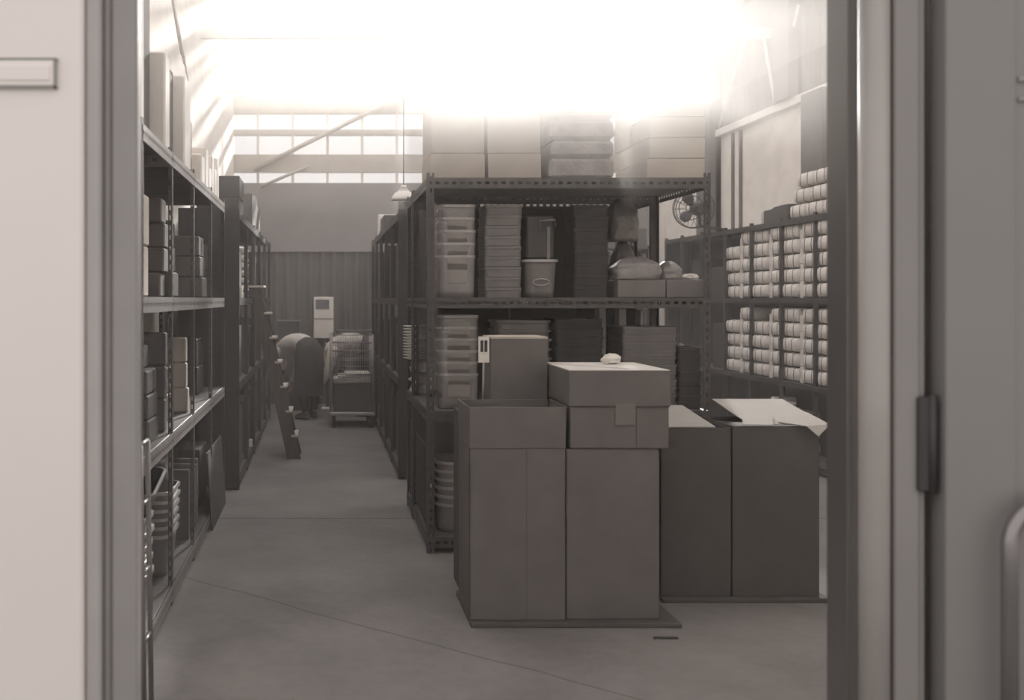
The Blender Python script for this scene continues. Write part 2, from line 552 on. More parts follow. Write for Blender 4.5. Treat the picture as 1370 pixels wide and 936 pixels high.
d2 = struct('door_2', MB().box(1.523, 1.694, 2.55, 2.62, 0.01, H2, 0.004).box(1.69, 2.4, 2.556, 2.61, 0.01, H2, 0.002), 'doorgrey')
za, zb = PZ(136, 2.55), PZ(102, 2.55)
MB().box(1.70, 2.4, 2.548, 2.558, za, za + 0.012, 0.003).box(1.70, 2.4, 2.548, 2.558, zb - 0.014, zb, 0.003).build('rail_moulding', 'frame', d2)
hz0, hz1 = PZ(656, 2.59), PZ(530, 2.59)
h = MB().box(1.470, 1.505, 2.572, 2.592, hz0, hz1, 0.004).build('hinge', 'dark', d2)
MB().tube([(1.503, 2.575, hz0 - .005), (1.503, 2.575, hz1 + .005)], 0.011, 10).build('hinge_pin', 'dark', h)
pts = []
hx = PX(1351, 2.50); zt = PZ(672, 2.5)
for k in range(13):
    a = PI - (PI / 2) * k / 12
    pts.append((hx + 0.10 + 0.10 * math.cos(a), 2.50, zt - 0.10 + 0.10 * math.sin(a)))
pts = [(hx, 2.50, 0.30)] + pts + [(hx + .16, 2.50, zt)]
pl = MB().tube(pts, 0.019, 14).build('pull_handle', 'chrome', d2)
MB().tube([(hx + 0.16, 2.5, zt), (hx + 0.16, 2.57, zt)], 0.019, 10).tube([(hx, 2.5, .31), (hx, 2.57, .31)], 0.019, 10).build('handle_mount', 'chrome', pl)


# ================================================================= RACKS
def rack(label, x0, x1, ys, zs, face='+x', top=None, end_near=False, deck_edge=0.06, group=None, slot=True, face_w=0.042, edge_m='steel', back=False):
    """bolted angle-iron shelving from ys[0] to ys[-1]; posts at each y on both long sides"""
    t = empty('shelving_rack', ((x0 + x1) / 2, ys[0], 0), label, 'rack', group=group)
    cx = (x0 + x1) / 2; y0 = ys[0]
    H = zs[-1] + 0.03
    for y in ys:
        last = (y == ys[-1])
        sy = -1 if last else 1
        for (x, sx) in ((x0, 1), (x1, -1)):
            if slot:
                mb = MB()
                mb.flange((x - cx, y - y0, 0), (x - cx, y - y0, H), (sx, 0, 0), face_w)
                mb.flange((x - cx, y - y0, 0), (x - cx, y - y0, H), (0, sy, 0), 0.042)
                mb.build('post', 'steel', t)
            else:
                MB().box(x - cx, x - cx + sx * 0.035, y - y0, y - y0 + sy * 0.03, 0, H, 0.002).build('post', 'rack', t)
    e = deck_edge
    for z in zs:
        for i in range(len(ys) - 1):
            a, b = ys[i] - y0 + 0.005, ys[i + 1] - y0 - 0.005
            sh = MB().box(x0 - cx + 0.006, x1 - cx - 0.006, a, b, z - 0.012, z, 0.002).build('shelf', 'deck', t)
            if slot:
                for x in (x0 - cx - 0.004, x1 - cx + 0.001):
                    MB().flange((x, a, z - e), (x, b, z - e), (0, 0, 1), e).build('shelf_edge', edge_m, sh)
                if face_w > 0.03 or i == 0:
                    MB().flange((x0 - cx, a - 0.008, z - e), (x1 - cx, a - 0.008, z - e), (0, 0, 1), e).build('shelf_edge', edge_m, sh)
                    MB().flange((x0 - cx, b + 0.004, z - e), (x1 - cx, b + 0.004, z - e), (0, 0, 1), e).build('shelf_edge', edge_m, sh)
            else:
                for x in (x0 - cx - 0.004, x1 - cx + 0.001):
                    MB().box(x, x + 0.003, a, b, z - e, z + .002).build('shelf_edge', 'rack', sh)
    if back:
        MB().box(x1 - cx + .003, x1 - cx + .012, 0, ys[-1] - y0, 0.02, zs[-1] - .02).build('dark_backing', 'dark2', t)  # dark sheet added so the far bays read as black
        MB().box(x0 - cx, x1 - cx, ys[-1] - y0 + .004, ys[-1] - y0 + .012, 0.02, zs[-1]).build('end_panel', 'dark2', t)  # second added dark sheet, hiding the bright wall past the end
    if end_near:
        MB().box(x0 - cx - .002, x1 - cx + .002, -0.012, -0.004, 0.02, H).build('end_panel', 'dark2', t)
    return t


ZS = [0.10, 0.87, 1.56, 2.29]
XL = -0.756
rack('grey angle-iron shelving rack by the left door jamb, nearest on left of aisle', XL - 0.5, XL, [4.41, 5.30, 6.20, 7.20, 8.14], ZS, deck_edge=0.07, face_w=0.02, edge_m='steel_lit')
rack('dark shelving rack behind the leaning ladder, farther on left of aisle', -1.16, -0.668, [8.5, 9.5, 10.5, 11.5, 12.6, 13.7], [0.1, 0.87, 1.56, 2.26], slot=False, end_near=True)
XC0, XC1 = 0.647, 2.372
rack('wide slotted-steel rack behind the big cartons, centre of the room', XC0, XC1, [6.38, 7.40], ZS, deck_edge=0.065)
rack('narrow slotted-steel rack standing back to back behind the wide centre rack', XC0, XC1, [7.44, 7.90], ZS, deck_edge=0.065)
rack('dark shelving rack on right of aisle, beside the wire cage trolley', 0.66, 1.62, [9.0, 9.95, 10.9, 11.85, 12.8, 13.7], [0.1, 0.87, 1.56, 2.29], slot=False, end_near=True)
XR = 4.35
RY = [8.54, 9.23, 9.92, 10.61, 11.3, 12.0, 12.65, 13.25]
rack('long wall rack filled with white cloth bundles along right wall', XR, WR - 0.15, RY, [0.08, 0.78, 1.56, 2.29], slot=False, deck_edge=0.05, back=True)
rack('low dark rack across the far right aisle, seen through centre rack', 2.95, 4.2, [13.35, 13.8], [0.1, 0.87, 1.56, 2.2], slot=False)


# ================================================================= THINGS: cartons
def carton(name, label, x0, x1, y0, y1, z0, z1, m='card', rz=0, group=None, cat='box', lid=None, tape=True, label_plate=None, ch=0.004, flaps=None, seam_h=None):
    cx, cy = (x0 + x1) / 2, (y0 + y1) / 2
    w, d, h = (x1 - x0) / 2, (y1 - y0) / 2, z1 - z0
    t = empty(name, (cx, cy, z0), label, cat, rz, group)
    b = MB().box(-w, w, -d, d, 0, h, ch).build('carton_body', m, t)
    if tape:
        MB().box(-w * 0.05 - 0.02, -w * 0.05 + 0.025, -d - 0.0015, d + 0.0015, -0.0 + .002, h + 0.0015).build('tape', 'tape', t)
    return t


# --- the four tall cartons standing on the floor sheets in front
SH1 = tag(MB().box(0.705, 1.70, 4.93, 5.50, 0.0, 0.022, 0.004).build('floor_board', 'card2'),
          'thin board lying on floor under the two front tall cartons', 'board')
SH2 = tag(MB().box(1.74, 2.60, 5.34, 5.86, 0.0, 0.022, 0.004).build('floor_board', 'card2'),
          'thin board lying on floor under the two right-hand tall cartons', 'board')
def tall_carton(label, x0, x1, y0, y1, h, seam, m='card', strips=()):
    cx, cy = (x0 + x1) / 2, (y0 + y1) / 2; w, d = (x1 - x0) / 2, (y1 - y0) / 2
    t = empty('tall_carton', (cx, cy, 0.023), label, 'carton')
    # walls open at the top: four thin sides and a bottom
    th = 0.006
    mb = MB()
    hs = seam if seam else h
    mb.box(-w, w, -d, -d + th, 0, hs, 0.002); mb.box(-w, w, d - th, d, 0, hs, 0.002)
    mb.box(-w, -w + th, -d, d, 0, hs, 0.002); mb.box(w - th, w, -d, d, 0, hs, 0.002)
    mb.box(-w + th, w - th, -d + th, d - th, 0, 0.01)
    mb.build('carton_body', m, t)
    MB().box(-w + th, w - th, -d + th, d - th, hs - .03, hs - 0.024).build('packing_sheet', 'card2', t)
    for (a, b) in strips:
        MB().box(a, b, -d - 0.0015, -d, 0.005, hs - 0.0).build('joint_tape', m, t)
        MB().box(a - 0.0025, a, -d - 0.001, -d + .001, 0.005, hs).build('joint_crease', 'seam', t)
    return t, w, d, hs, th

A, w, d, hs, th = tall_carton('tallest carton with upright open flaps, left of the front pair', 0.704, 1.163, 4.98, 5.36, 1.0, 0.815, strips=((0.045, 0.09),))
# raised flaps, slightly spread
for nm, T, ww in (('flap', Matrix.Translation((0, -d, hs + 0.003)) @ Matrix.Rotation(math.radians(2), 4, 'X'), w),
              ('flap', Matrix.Translation((0, d - th, hs + 0.003)) @ Matrix.Rotation(math.radians(-4), 4, 'X'), w)):
    MB().box(-ww, ww, 0, th, 0, 0.195, 0.002, T=T).build(nm, 'card', A)
for sx in (-1, 1):
    T = Matrix.Translation((sx * (w - th / 2), 0, hs + 0.003)) @ Matrix.Rotation(math.radians(2 * sx), 4, 'Y')
    MB().box(-th / 2, th / 2, -d + th, d - th, 0, 0.2, 0.002, T=T).build('flap', 'card', A)
MB().box(-w + .001, w - .001, -d - 0.0012, -d + .001, hs - 0.001, hs + 0.004).build('flap_crease', 'seam', A)

Bx = carton('tall_carton', 'tall plain carton under the taped carton, right of the front pair', 1.168, 1.612, 4.99, 5.42, 0.023, 0.835, 'card', tape=False, cat='carton', ch=0.005)
Cc = empty('taped_carton', (1.425, 5.285, 0.838), 'broad taped carton with its top toned as lit lying across a tall carton', 'carton', rz=math.radians(-1.0))
w, d, h = 0.235, 0.30, 0.372
MB().box(-w, w, -d, d, 0, 0.20, 0.005).build('carton_body', 'card', Cc)
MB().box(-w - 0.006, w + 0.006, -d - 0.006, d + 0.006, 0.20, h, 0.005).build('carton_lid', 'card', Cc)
MB().box(-w - 0.004, w + 0.004, -d - 0.004, d + 0.004, h, h + 0.003).build('lit_top', 'toplid', Cc)
T = Matrix.Translation((-0.02, -0.05, h + .0032)) @ Matrix.Rotation(math.radians(52), 4, 'Z')
MB().box(-0.004, 0.0, -0.27, 0.30, 0, 0.002).build('slit', 'seam', Cc, loc=(-0.09, 0.0, h + .002)).rotation_euler.z = math.radians(35)
MB().box(-0.02, 0.075, -d - 0.0085, -d - 0.006, 0.115, 0.215).build('tape', 'tape', Cc)
MB().box(0.078, 0.082, -d - 0.0015, -d, 0.0, 0.20).build('joint_crease', 'seam', Cc)
MB().box(-w, w, -d - 0.008, -d - 0.005, 0.198, 0.202).build('lid_shadow_gap', 'seam', Cc)

def scrap(name, label, cx, cy, z, r, m='paper', sq=0.7, cat='paper', seed=0, sx=1.0, group=None):
    """crumpled lump"""
    mb = MB(); rings = []; n = 14; k = 9
    for i in range(k):
        ph = PI * (i + 0.5) / k
        ring = []
        for j in range(n):
            a = 2 * PI * j / n
            dvec = Vector((math.sin(ph) * math.cos(a), math.sin(ph) * math.sin(a), -math.cos(ph)))
            q = 1 + 0.45 * noise.noise(dvec * 2.3 + Vector((seed * 7.1, 3.3, 1)))
            p = dvec * r * q
            ring.append((p.x * sx, p.y, max(0, (p.z + r * 0.75)) * sq))
        rings.append(ring)
    mb.loft(rings, smooth=False)
    o = mb.build(name, m, loc=(cx, cy, z))
    return tag(o, label, cat, group)

scrap('crumpled_paper', 'crumpled pale paper lying on top of the broad taped carton', 1.50, 5.44, 1.213, 0.042, sx=1.2, seed=3)

# --- right-hand pair with open flaps
def open_carton(label, x0, x1, y0, y1, h, m):
    t, w, d, hs, th = tall_carton(label, x0, x1, y0, y1, h, None, m)
    return t, w, d, hs, th
Fx, w, d, hs, th = open_carton('dark tall carton, left of the rear pair, flap turned up', 1.745, 2.108, 5.38, 5.83, 0.865, 'card2')
T = Matrix.Translation((0, -d, hs + .002)) @ Matrix.Rotation(math.radians(7), 4, 'X')
MB().box(-w - .02, w - 0.08, 0, 0.50, 0, 0.005, 0.0015, T=T).build('flap', 'inner', Fx)
Gx, w, d, hs, th = open_carton('dark tall carton with a drooping torn flap, right of the rear pair', 2.112, 2.560, 5.38, 5.83, 0.875, 'card2')
T = Matrix.Translation((0, -d + .01, hs + .004)) @ Matrix.Rotation(math.radians(9), 4, 'X')
MB().box(-w + 0.09, w + .04, 0, 0.52, 0, 0.005, 0.0015, T=T).build('flap', 'inner', Gx)
mb = MB()
zf = hs + .006
vs = [(-w + .05, -d - .01, zf), (-0.03, -d - .04, zf + .002), (0.05, -d + .16, zf + .035), (-w + 0.10, -d + .12, zf + .02)]
vs2 = [(x, y, z + 0.004) for x, y, z in vs]
mb._add(vs + vs2, [(0, 1, 2, 3), (7, 6, 5, 4), (0, 4, 5, 1), (1, 5, 6, 2), (2, 6, 7, 3), (3, 7, 4, 0)])
mb.build('flap', 'inner', Gx)
vs = [(0.02, -d + .02, zf + .01), (w * .62, -d - .045, zf - .004), (w * .80, -d - .085, zf - .05), (w + .05, -d - .01, zf + .0), (w + .03, -d + .2, zf + .04), (0.12, -d + .2, zf + .04)]
vs2 = [(x, y, z + 0.004) for x, y, z in vs]
n = 6
MB()._add(vs + vs2, [tuple(range(n)), tuple(range(2 * n - 1, n - 1, -1))] + [(i, (i + 1) % n, n + (i + 1) % n, n + i) for i in range(n)]).build('flap', 'inner', Gx)

# --- cartons between the tall pair and the centre rack
carton('cardboard_carton', 'plain carton hidden low behind the tallest front carton', 0.735, 1.17, 5.40, 5.82, 0, 0.95, 'card2')
D = carton('cardboard_carton', 'upright carton raised behind the tallest carton, white tag on its left', 0.882, 1.178, 5.45, 5.72, 0.952, 1.352, 'card', tape=False)
MB().box(-0.148, 0.148, -0.137, 0.137, 0.392, 0.402).build('carton_lid', 'card3', D)
o = empty('white_tag', (0.847, 5.46, 1.22), 'white card tag with two dark windows left of the upright carton', 'tag')
MB().box(-0.028, 0.028, -0.004, 0.004, 0.0, 0.135).build('card', 'white', o)
MB().box(-0.018, -0.003, -0.006, -0.0035, 0.055, 0.115).box(0.003, 0.018, -0.006, -0.0035, 0.055, 0.115).build('dark_window', 'dark2', o)
MB().tube([(0.0, 0, 0.0), (-0.005, 0.01, -0.268)], 0.006, 6).build('tag_stake', 'wire', o)


# ================================================================= tubs, trays, bags
_tubs = {}
def tub(loc, w, d, h, label, m='tub', rimm='rim', taper=0.86, r=0.05, group=None, name='plastic_tub', cat='tub', oval=False, plate=False, rz=0, ribs=0, lip=0.022):
    key = (round(w, 3), round(d, 3), round(h, 3), m, rimm, taper, oval, plate, lip)
    if key in _tubs:
        return copy_tree(_tubs[key], loc, label, group, rz)
    t = empty(name, loc, label, cat, rz, group)
    mb = MB(); th = 0.004
    rings = []
    def ring(f, z, off=0): 
        s = taper + (1 - taper) * f
        return rr(w * s - 2 * off, d * s - 2 * off, r, z)
    rings.append(ring(0, 0))
    for k in range(1, 7): rings.append(ring(k / 6, h * k / 6))
    rings.append(ring(1, h, th))
    rings.append(ring(0, 0.006, th))
    mb.loft(rings, True, True)
    b = mb.build('tub_body', m, t)
    mb = MB()
    a0 = rr(w, d, r, h - 0.016); a1 = rr(w + lip, d + lip, r + 0.01, h - 0.016); a2 = rr(w + lip, d + lip, r + 0.01, h); a3 = rr(w, d, r, h + .001)
    mb.loft([a0, a1, a2, a3, a0], False, False, smooth=False)
    mb.build('tub_rim', rimm, t)
    if oval:
        pts = [(0.055 * w / .22 * math.cos(2 * PI * k / 24), -d * 0.465 - 0.004, h * 0.4 + 0.02 * math.sin(2 * PI * k / 24)) for k in range(24)]
        MB().tube(pts, 0.004, 6, closed=True).build('oval_emblem', 'rim', t)
    if plate:
        MB().box(-w * 0.26, w * 0.27, -d / 2 - 0.002, -d / 2 + 0.001, h * 0.35, h * 0.8).build('paper_label', 'label', t)
    _tubs[key] = t
    return t


ROWN = ['bottom', 'second', 'third', 'fourth', 'fifth', 'sixth', 'seventh', 'eighth', 'ninth', 'tenth', 'eleventh', 'twelfth']
def rown(i, n): return 'topmost' if i == n - 1 else ('bottom' if i == 0 else ROWN[i] + ' from bottom')

def tub_stack(n, x, y, z, w, d, h, pitch, lab, group, **kw):
    for i in range(n):
        tub((x + random.uniform(-.004, .004), y, z + .0005 + i * pitch), w, d, h, f'{lab}, {rown(i, n)}', group=group, **kw)

YC = 6.42      # front line of the centre rack
# mid shelf (1.56 .. 2.29)
tb = tub_stack
x0, x1 = PX(583, 6.5), PX(638, 6.5)
tb(5, (x0 + x1) / 2, 6.60, 1.56, x1 - x0 - .02, 0.30, 0.26, 0.078, 'clear tub in stack at left end of eye-level shelf', 'clear tubs at left end of eye-level shelf', oval=True, plate=True, taper=0.95, lip=0.007)
def tray_stack(n, x0, x1, y0, y1, z, hh, lab, group, m='dark2', name='shallow_tray', cat='tray', jit=0.004, gap=0.002):
    first = None
    for i in range(n):
        j = random.uniform(-jit, jit)
        loc = ((x0 + x1) / 2 + j, (y0 + y1) / 2, z + .0005 + i * (hh + gap))
        if first is None:
            w, d = (x1 - x0) / 2, (y1 - y0) / 2
            t = empty(name, loc, f'{lab}, {rown(i, n)}', cat, 0, group)
            mb = MB(); r = 0.02
            mb.loft([rr(2 * w * .965, 2 * d * .965, r, 0), rr(2 * w * .98, 2 * d * .98, r, hh * .7), rr(2 * w * .98 - .01, 2 * d * .97 - .01, r, hh * .7), rr(2 * w * .92, 2 * d * .92, r, hh * .12)], True, True, smooth=False)
            mb.build('tray_body', m, t)
            mb = MB()
            mb.loft([rr(2 * w * .965, 2 * d * .965, r, hh * .7), rr(2 * w, 2 * d, r, hh * .72), rr(2 * w, 2 * d, r, hh), rr(2 * w * .965, 2 * d * .965, r, hh), rr(2 * w * .965, 2 * d * .965, r, hh * .7)], False, False, smooth=False)
            mb.build('tray_rim', m, t)
            first = t
        else:
            copy_tree(first, loc, f'{lab}, {rown(i, n)}', group)
tray_stack(9, PX(648, 6.5), PX(698, 6.5), 6.48, 6.78, 1.56, 0.062, 'dark tray stacked right of the clear tubs on eye-level shelf', 'dark trays right of the clear tubs', m='mid')
x0, x1 = PX(699, 6.5), PX(747, 6.5)
tub(((x0 + x1) / 2, 6.60, 1.561), x1 - x0 - .02, 0.26, 0.235, 'grey tub with oval emblem, in middle of eye-level shelf', m='mid', rimm='rim', oval=True, group='grey emblem tubs', name='plastic_tub')
# dark frame-handled case above the tub
cs = empty('handled_case', ((x0 + x1) / 2, 6.60, 1.80), 'dark case with pale handle standing on the emblem tub', 'case')
MB().box(-0.085, 0.085, -0.1, 0.1, 0, 0.27, 0.01).build('case_body', 'dark', cs)
MB().tube([(0.00, -.105, 0.17), (-.01, -.125, 0.235), (0.085, -.125, 0.24), (0.09, -.105, .2)], 0.007, 8).build('handle', 'mid', cs)
MB().box(0.04, 0.06, -.104, -.1, 0.0, 0.2).build('side_band', 'mid', cs)
tray_stack(8, PX(765, 6.55), PX(812, 6.55), 6.50, 6.8, 1.56, 0.07, 'grey box stacked in column right of the handled case', 'grey boxes right of the handled case', m='dark2', name='lidded_box', cat='box')

def bag(name, label, x0, x1, y0, y1, z, h, m='bag', seed=1, pinch=0.0, cat='bag', group=None, amp=0.10):
    cx, cy = (x0 + x1) / 2, (y0 + y1) / 2; w, d = (x1 - x0) / 2, (y1 - y0) / 2
    mb = MB(); rings = []; K = 12; n = 28
    for i in range(K + 1):
        f = i / K
        s = (1 - max(0, f - 0.45) ** 2 * 2.2) if f < 1 else 0.3
        s = max(s, 0.25)
        ring = []
        for j in range(n):
            a = 2 * PI * j / n
            ca, sa = math.cos(a), math.sin(a)
            e = 0.55
            px = math.copysign(abs(ca) ** e, ca); py = math.copysign(abs(sa) ** e, sa)
            q = 1 + amp * noise.noise(Vector((ca * 2, sa * 2, f * 4 + seed * 5.3))) - amp * .5
            ring.append((px * w * s * q, py * d * s * q, h * (f + (0.06 * noise.noise(Vector((ca * 3, sa * 3, seed)))) * (f > 0.3))))
        rings.append(ring)
    mb.loft(rings, True, True)
    o = mb.build(name, m, loc=(cx, cy, z + 0.001))
    return tag(o, label, cat, group)

# wrapped packs at the right of the eye-level shelf
bag('wrapped_pack', 'lower film-wrapped pack standing behind the domed bags', PX(818, 6.9), PX(852, 6.9), 6.80, 7.05, 1.56, 0.36, 'bag2', 5, group='film-wrapped packs')
bag('wrapped_pack', 'upper film-wrapped pack leaning on the lower one under the top deck', PX(812, 6.9), PX(853, 6.9), 6.80, 7.05, 1.93, 0.28, 'bag2', 6, group='film-wrapped packs')
x0, x1 = PX(824, 6.5), PX(888, 6.5)
carton('cardboard_carton', 'low grey carton under the large domed bag', x0, x1, 6.46, 6.74, 1.56, 1.668, 'mid', tape=False)
bag('domed_bag', 'large domed plastic bag on low carton, eye-level shelf', x0 - .015, x1 + .01, 6.47, 6.73, 1.67, 0.145, 'bag', 2, amp=.16)
x0, x1 = PX(889, 6.5), PX(938, 6.5)
carton('cardboard_carton', 'low pale carton at right end of eye-level shelf', x0, x1 + .002, 6.46, 6.78, 1.56, 1.672, 'mid', tape=False)
bag('domed_bag', 'small domed plastic bag right of the large domed one', PX(882, 6.6), PX(914, 6.6), 6.56, 6.76, 1.673, 0.115, 'bag', 4, amp=.12)
scrap('crumpled_paper', 'small crumpled white paper at right end of eye-level shelf', PX(923, 6.6), 6.60, 1.674, 0.034, seed=9, sx=1.5, sq=.6)

# lower shelf (0.87 .. 1.56)
x0, x1 = PX(583, 6.5), PX(642, 6.5)
tb(6, (x0 + x1) / 2, 6.62, 0.87, x1 - x0 - .02, 0.30, 0.22, 0.072, 'clear labelled tub in stack at left end of lower shelf', 'clear labelled tubs at left end of lower shelf', plate=True, taper=0.96, lip=0.007)
x0, x1 = PX(662, 6.55), PX(738, 6.55)
tb(7, (x0 + x1) / 2, 6.68, 0.87, x1 - x0 - .02, 0.34, 0.20, 0.058, 'grey tub in stack behind the upright carton', 'grey tubs behind the upright carton', m='mid', rimm='mid', taper=.92)
x0, x1 = PX(741, 6.55), PX(805, 6.55)
tray_stack(10, x0, x1, 6.50, 6.85, 0.87, 0.054, 'dark tray stacked behind the broad taped carton', 'dark trays behind the broad taped carton', m='dark2')
x0, x1 = PX(829, 6.5), PX(902, 6.5)
tray_stack(11, x0, x1, 6.44, 6.80, 0.87, 0.0445, 'ribbed grey basin nested in stack right of the taped carton', 'ribbed grey basins right of the taped carton', m='mid', name='plastic_basin', cat='basin')
x0, x1 = PX(904, 6.5), PX(938, 6.5)
tray_stack(8, x0, x1 - .006, 6.46, 6.82, 0.87, 0.046, 'dark tray stacked at right end of lower shelf', 'dark trays at right end of lower shelf', m='dark')
scrap('crumpled_film', 'small shiny scrap on the dark trays at right end', PX(908, 6.5) + .01, 6.50, 1.256, 0.018, 'bag', seed=12, cat='plastic', sx=1.2)
# bottom shelf
x0, x1 = PX(585, 6.5), PX(640, 6.5)
tb(6, (x0 + x1) / 2 + 0.0, 6.66, 0.10, x1 - x0 - .0, 0.36, 0.18, 0.052, 'clear rounded tub in stack on lowest shelf beside tallest carton', 'clear rounded tubs on lowest shelf', taper=.92, r=.09)
for k, (xa, xb) in enumerate(((1.05, 1.45), (1.5, 1.9), (1.95, 2.3))):
    carton('cardboard_carton', f'dark carton on lowest shelf of centre rack, {["left", "middle", "right"][k]} of three', xa, xb, 6.5, 7.0, 0.102, 0.55, 'card2')

# back-to-back rack contents
carton('cardboard_carton', 'grey carton on eye-level shelf of the narrow rack, far right', 2.0, 2.25, 7.52, 7.82, 1.56, 1.80, 'dark2')
for k, (px, py0, py1, w_) in enumerate(((806, 428, 410, 9), (833, 438, 413, 10), (858, 438, 415, 3))):
    Z = 7.55
    o = MB().box(PX(px, Z) - w_ / 2 / F * Z, PX(px, Z) + w_ / 2 / F * Z, Z, Z + 0.12, 0.87, PZ(py1, Z), 0.003).build('upright_file', 'white')
    tag(o, ['white upright file on narrow rack beside the dark trays, leftmost', 'broad white upright file seen above the ribbed basins', 'thin white upright file right of the broad one'][k], 'file', 'white upright files on the narrow rack')
# left end of the narrow rack: bulging crinkled packs and a spindle of plates
for i in range(12):
    mb = MB().loft([[(r_ * math.cos(2 * PI * j / 20), r_ * math.sin(2 * PI * j / 20), z_) for j in range(20)] for (r_, z_) in ((0.06, 0), (0.105, 0.012), (0.105, 0.016), (0.05, 0.010))])
    if i == 0: pme = mb.mesh('plastic_plate', 'paper')
    o = bpy.data.objects.new('plastic_plate', pme); C.objects.link(o); o.location = (0.70, 7.62, 1.11 + i * 0.021)
    tag(o, f'pale plastic plate in pile facing the aisle, {rown(i, 12)}', 'plate', 'pale plates at aisle end of narrow rack')
bag('crinkled_pack', 'shiny crinkled pack under the plates, upper of three at aisle end', 0.64, 0.84, 7.50, 7.78, 1.02, 0.09, 'foil', 21, group='crinkled packs at aisle end', amp=.25)
bag('crinkled_pack', 'shiny crinkled pack at aisle end of narrow rack, middle of three', 0.645, 0.86, 7.50, 7.78, 0.945, 0.075, 'foil', 22, group='crinkled packs at aisle end', amp=.25)
bag('crinkled_pack', 'shiny crinkled pack at aisle end of narrow rack, lowest of three', 0.64, 0.85, 7.50, 7.78, 0.87, 0.075, 'foil', 23, group='crinkled packs at aisle end', amp=.25)
# dark sheets closing the aisle side of the lowest compartment
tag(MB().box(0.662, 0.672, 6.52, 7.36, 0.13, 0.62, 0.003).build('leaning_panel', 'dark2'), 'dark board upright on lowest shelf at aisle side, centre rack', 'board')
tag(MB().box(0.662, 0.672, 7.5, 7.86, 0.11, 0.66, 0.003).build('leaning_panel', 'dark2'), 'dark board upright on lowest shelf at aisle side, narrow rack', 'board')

# ---- top deck of centre rack
def lay(label, px0, px1, py1, py0, Z, dep, m='card', group=None, name='cardboard_carton', z0=None, **kw):
    return carton(name, label, PX(px0, Z), PX(px1, Z), Z, Z + dep, z0 if z0 is not None else PZ(py1, Z), PZ(py0, Z), m, group=group, **kw)
TZ = 2.291
z_a = PZ(205, 6.45)
carton('flat_carton', 'flat carton on top deck, left end, under a big carton', PX(576, 6.45), PX(649, 6.45), 6.45, 7.0, TZ, z_a - .002, 'card3', tape=False)
carton('cardboard_carton', 'big carton on flat carton, left end of top deck', PX(577, 6.45), PX(648, 6.45), 6.45, 7.0, z_a, 2.86, 'card3', tape=False)
carton('flat_carton', 'flat carton on top deck, second from left, under a big carton', PX(653, 6.45), PX(724, 6.45), 6.45, 7.0, TZ, z_a - .002, 'card3', tape=False)
carton('cardboard_carton', 'big carton on flat carton, second from left on top deck', PX(652, 6.45), PX(723, 6.45), 6.45, 7.0, z_a, 2.84, 'card3', tape=False)
for i, (a, b) in enumerate(((TZ, 2.42), (2.423, 2.53), (2.533, 2.655), (2.658, 2.78), (2.783, 2.89))):
    carton('wrapped_parcel', f'wide wrapped parcel in middle stack of top deck, {rown(i, 5)}', PX(735 + (i % 2) * 3, 6.45), PX(822, 6.45), 6.45, 6.95, a, b, 'cloth', cat='parcel', group='wide wrapped parcels on the top deck', tape=False, ch=.022)
for i in range(5):
    for j in range(2):
        z = TZ + i * 0.128
        carton('pale_carton', f'pale small carton right end of top deck, {rown(i, 5)} layer, {"front" if j == 0 else "rear"} one', PX(868, 6.45) + random.uniform(-.012, .012), PX(943, 6.45), 6.45 + j * 0.38, 6.82 + j * 0.38, z, z + 0.124, 'card3', tape=(j == 1), group='pale cartons at right end of top deck')
del z

# ================================================================= RIGHT WALL: bundles
def bundle_mesh(w, d, h, seed):
    """bound bundle of folded cloth: length w along Y, depth d along X, height h; round front to -X"""
    mb = MB(); K = 10; n = 20; rings = []
    for i in range(K + 1):
        f = i / K; y = (f - 0.5) * w
        edge = 1 - 0.06 * (abs(f - 0.5) * 2) ** 6
        groove = 1 - 0.035 * math.exp(-((f - 0.5) / 0.04) ** 2)
        ring = []
        for j in range(n):
            a = 2 * PI * j / n; ca, sa = math.cos(a), math.sin(a)
            px = math.copysign(abs(ca) ** 0.6, ca) * d / 2; pz = math.copysign(abs(sa) ** 0.26, sa) * h / 2
            q = edge * groove * (1 + 0.015 * noise.noise(Vector((ca * 2, sa * 5, f * 3 + seed))))
            ring.append((px * q, y, h / 2 + pz * min(q, 1.0)))
        rings.append(ring)
    return mb.loft(rings)
def bundle_proto(w, seed):
    t = empty('cloth_bundle', (0, 0, -50), 'x', 'cloth bundle')
    b = bundle_mesh(w, 0.32, 0.136, seed).build('folded_cloth', 'bundle', t)
    mb = MB()
    for yy in ((-w * 0.22), (w * 0.24)):
        ring = []
        for (qx, hh) in ((0, 0),):
            pts = []
            for j in range(20):
                a = 2 * PI * j / 20; ca, sa = math.cos(a), math.sin(a)
                pts.append((math.copysign(abs(ca) ** .6, ca) * 0.160, yy, 0.068 + math.copysign(abs(sa) ** .26, sa) * 0.0675))
        mb.tube(pts, 0.0045, 4, closed=True)
    mb.build('strap_gap_band', 'strap', t)  # straps whose dark bands also paint the shaded gaps between bundles
    return t
protos = {}
BAYN = ['bay nearest the doorway', 'second bay from the doorway', 'third bay from the doorway', 'fourth bay from the doorway']
def place_bundle(w, x, y, z, label, group):
    key = round(w, 2)
    lst = protos.setdefault(key, [])
    if len(lst) < 2:
        t = bundle_proto(key, len(lst) * 3.7 + key * 20); lst.append(t)
        t.location = (x, y, z); t['label'] = label; t['group'] = group
        return t
    src = random.choice(lst)
    return copy_tree(src, (x, y, z), label, group)
rnd = random.Random(3)
missing = {('upper', 3, 4, 0), ('lower', 3, 4, 0), ('lower', 2, 4, 0), ('lower', 0, 4, 1)}
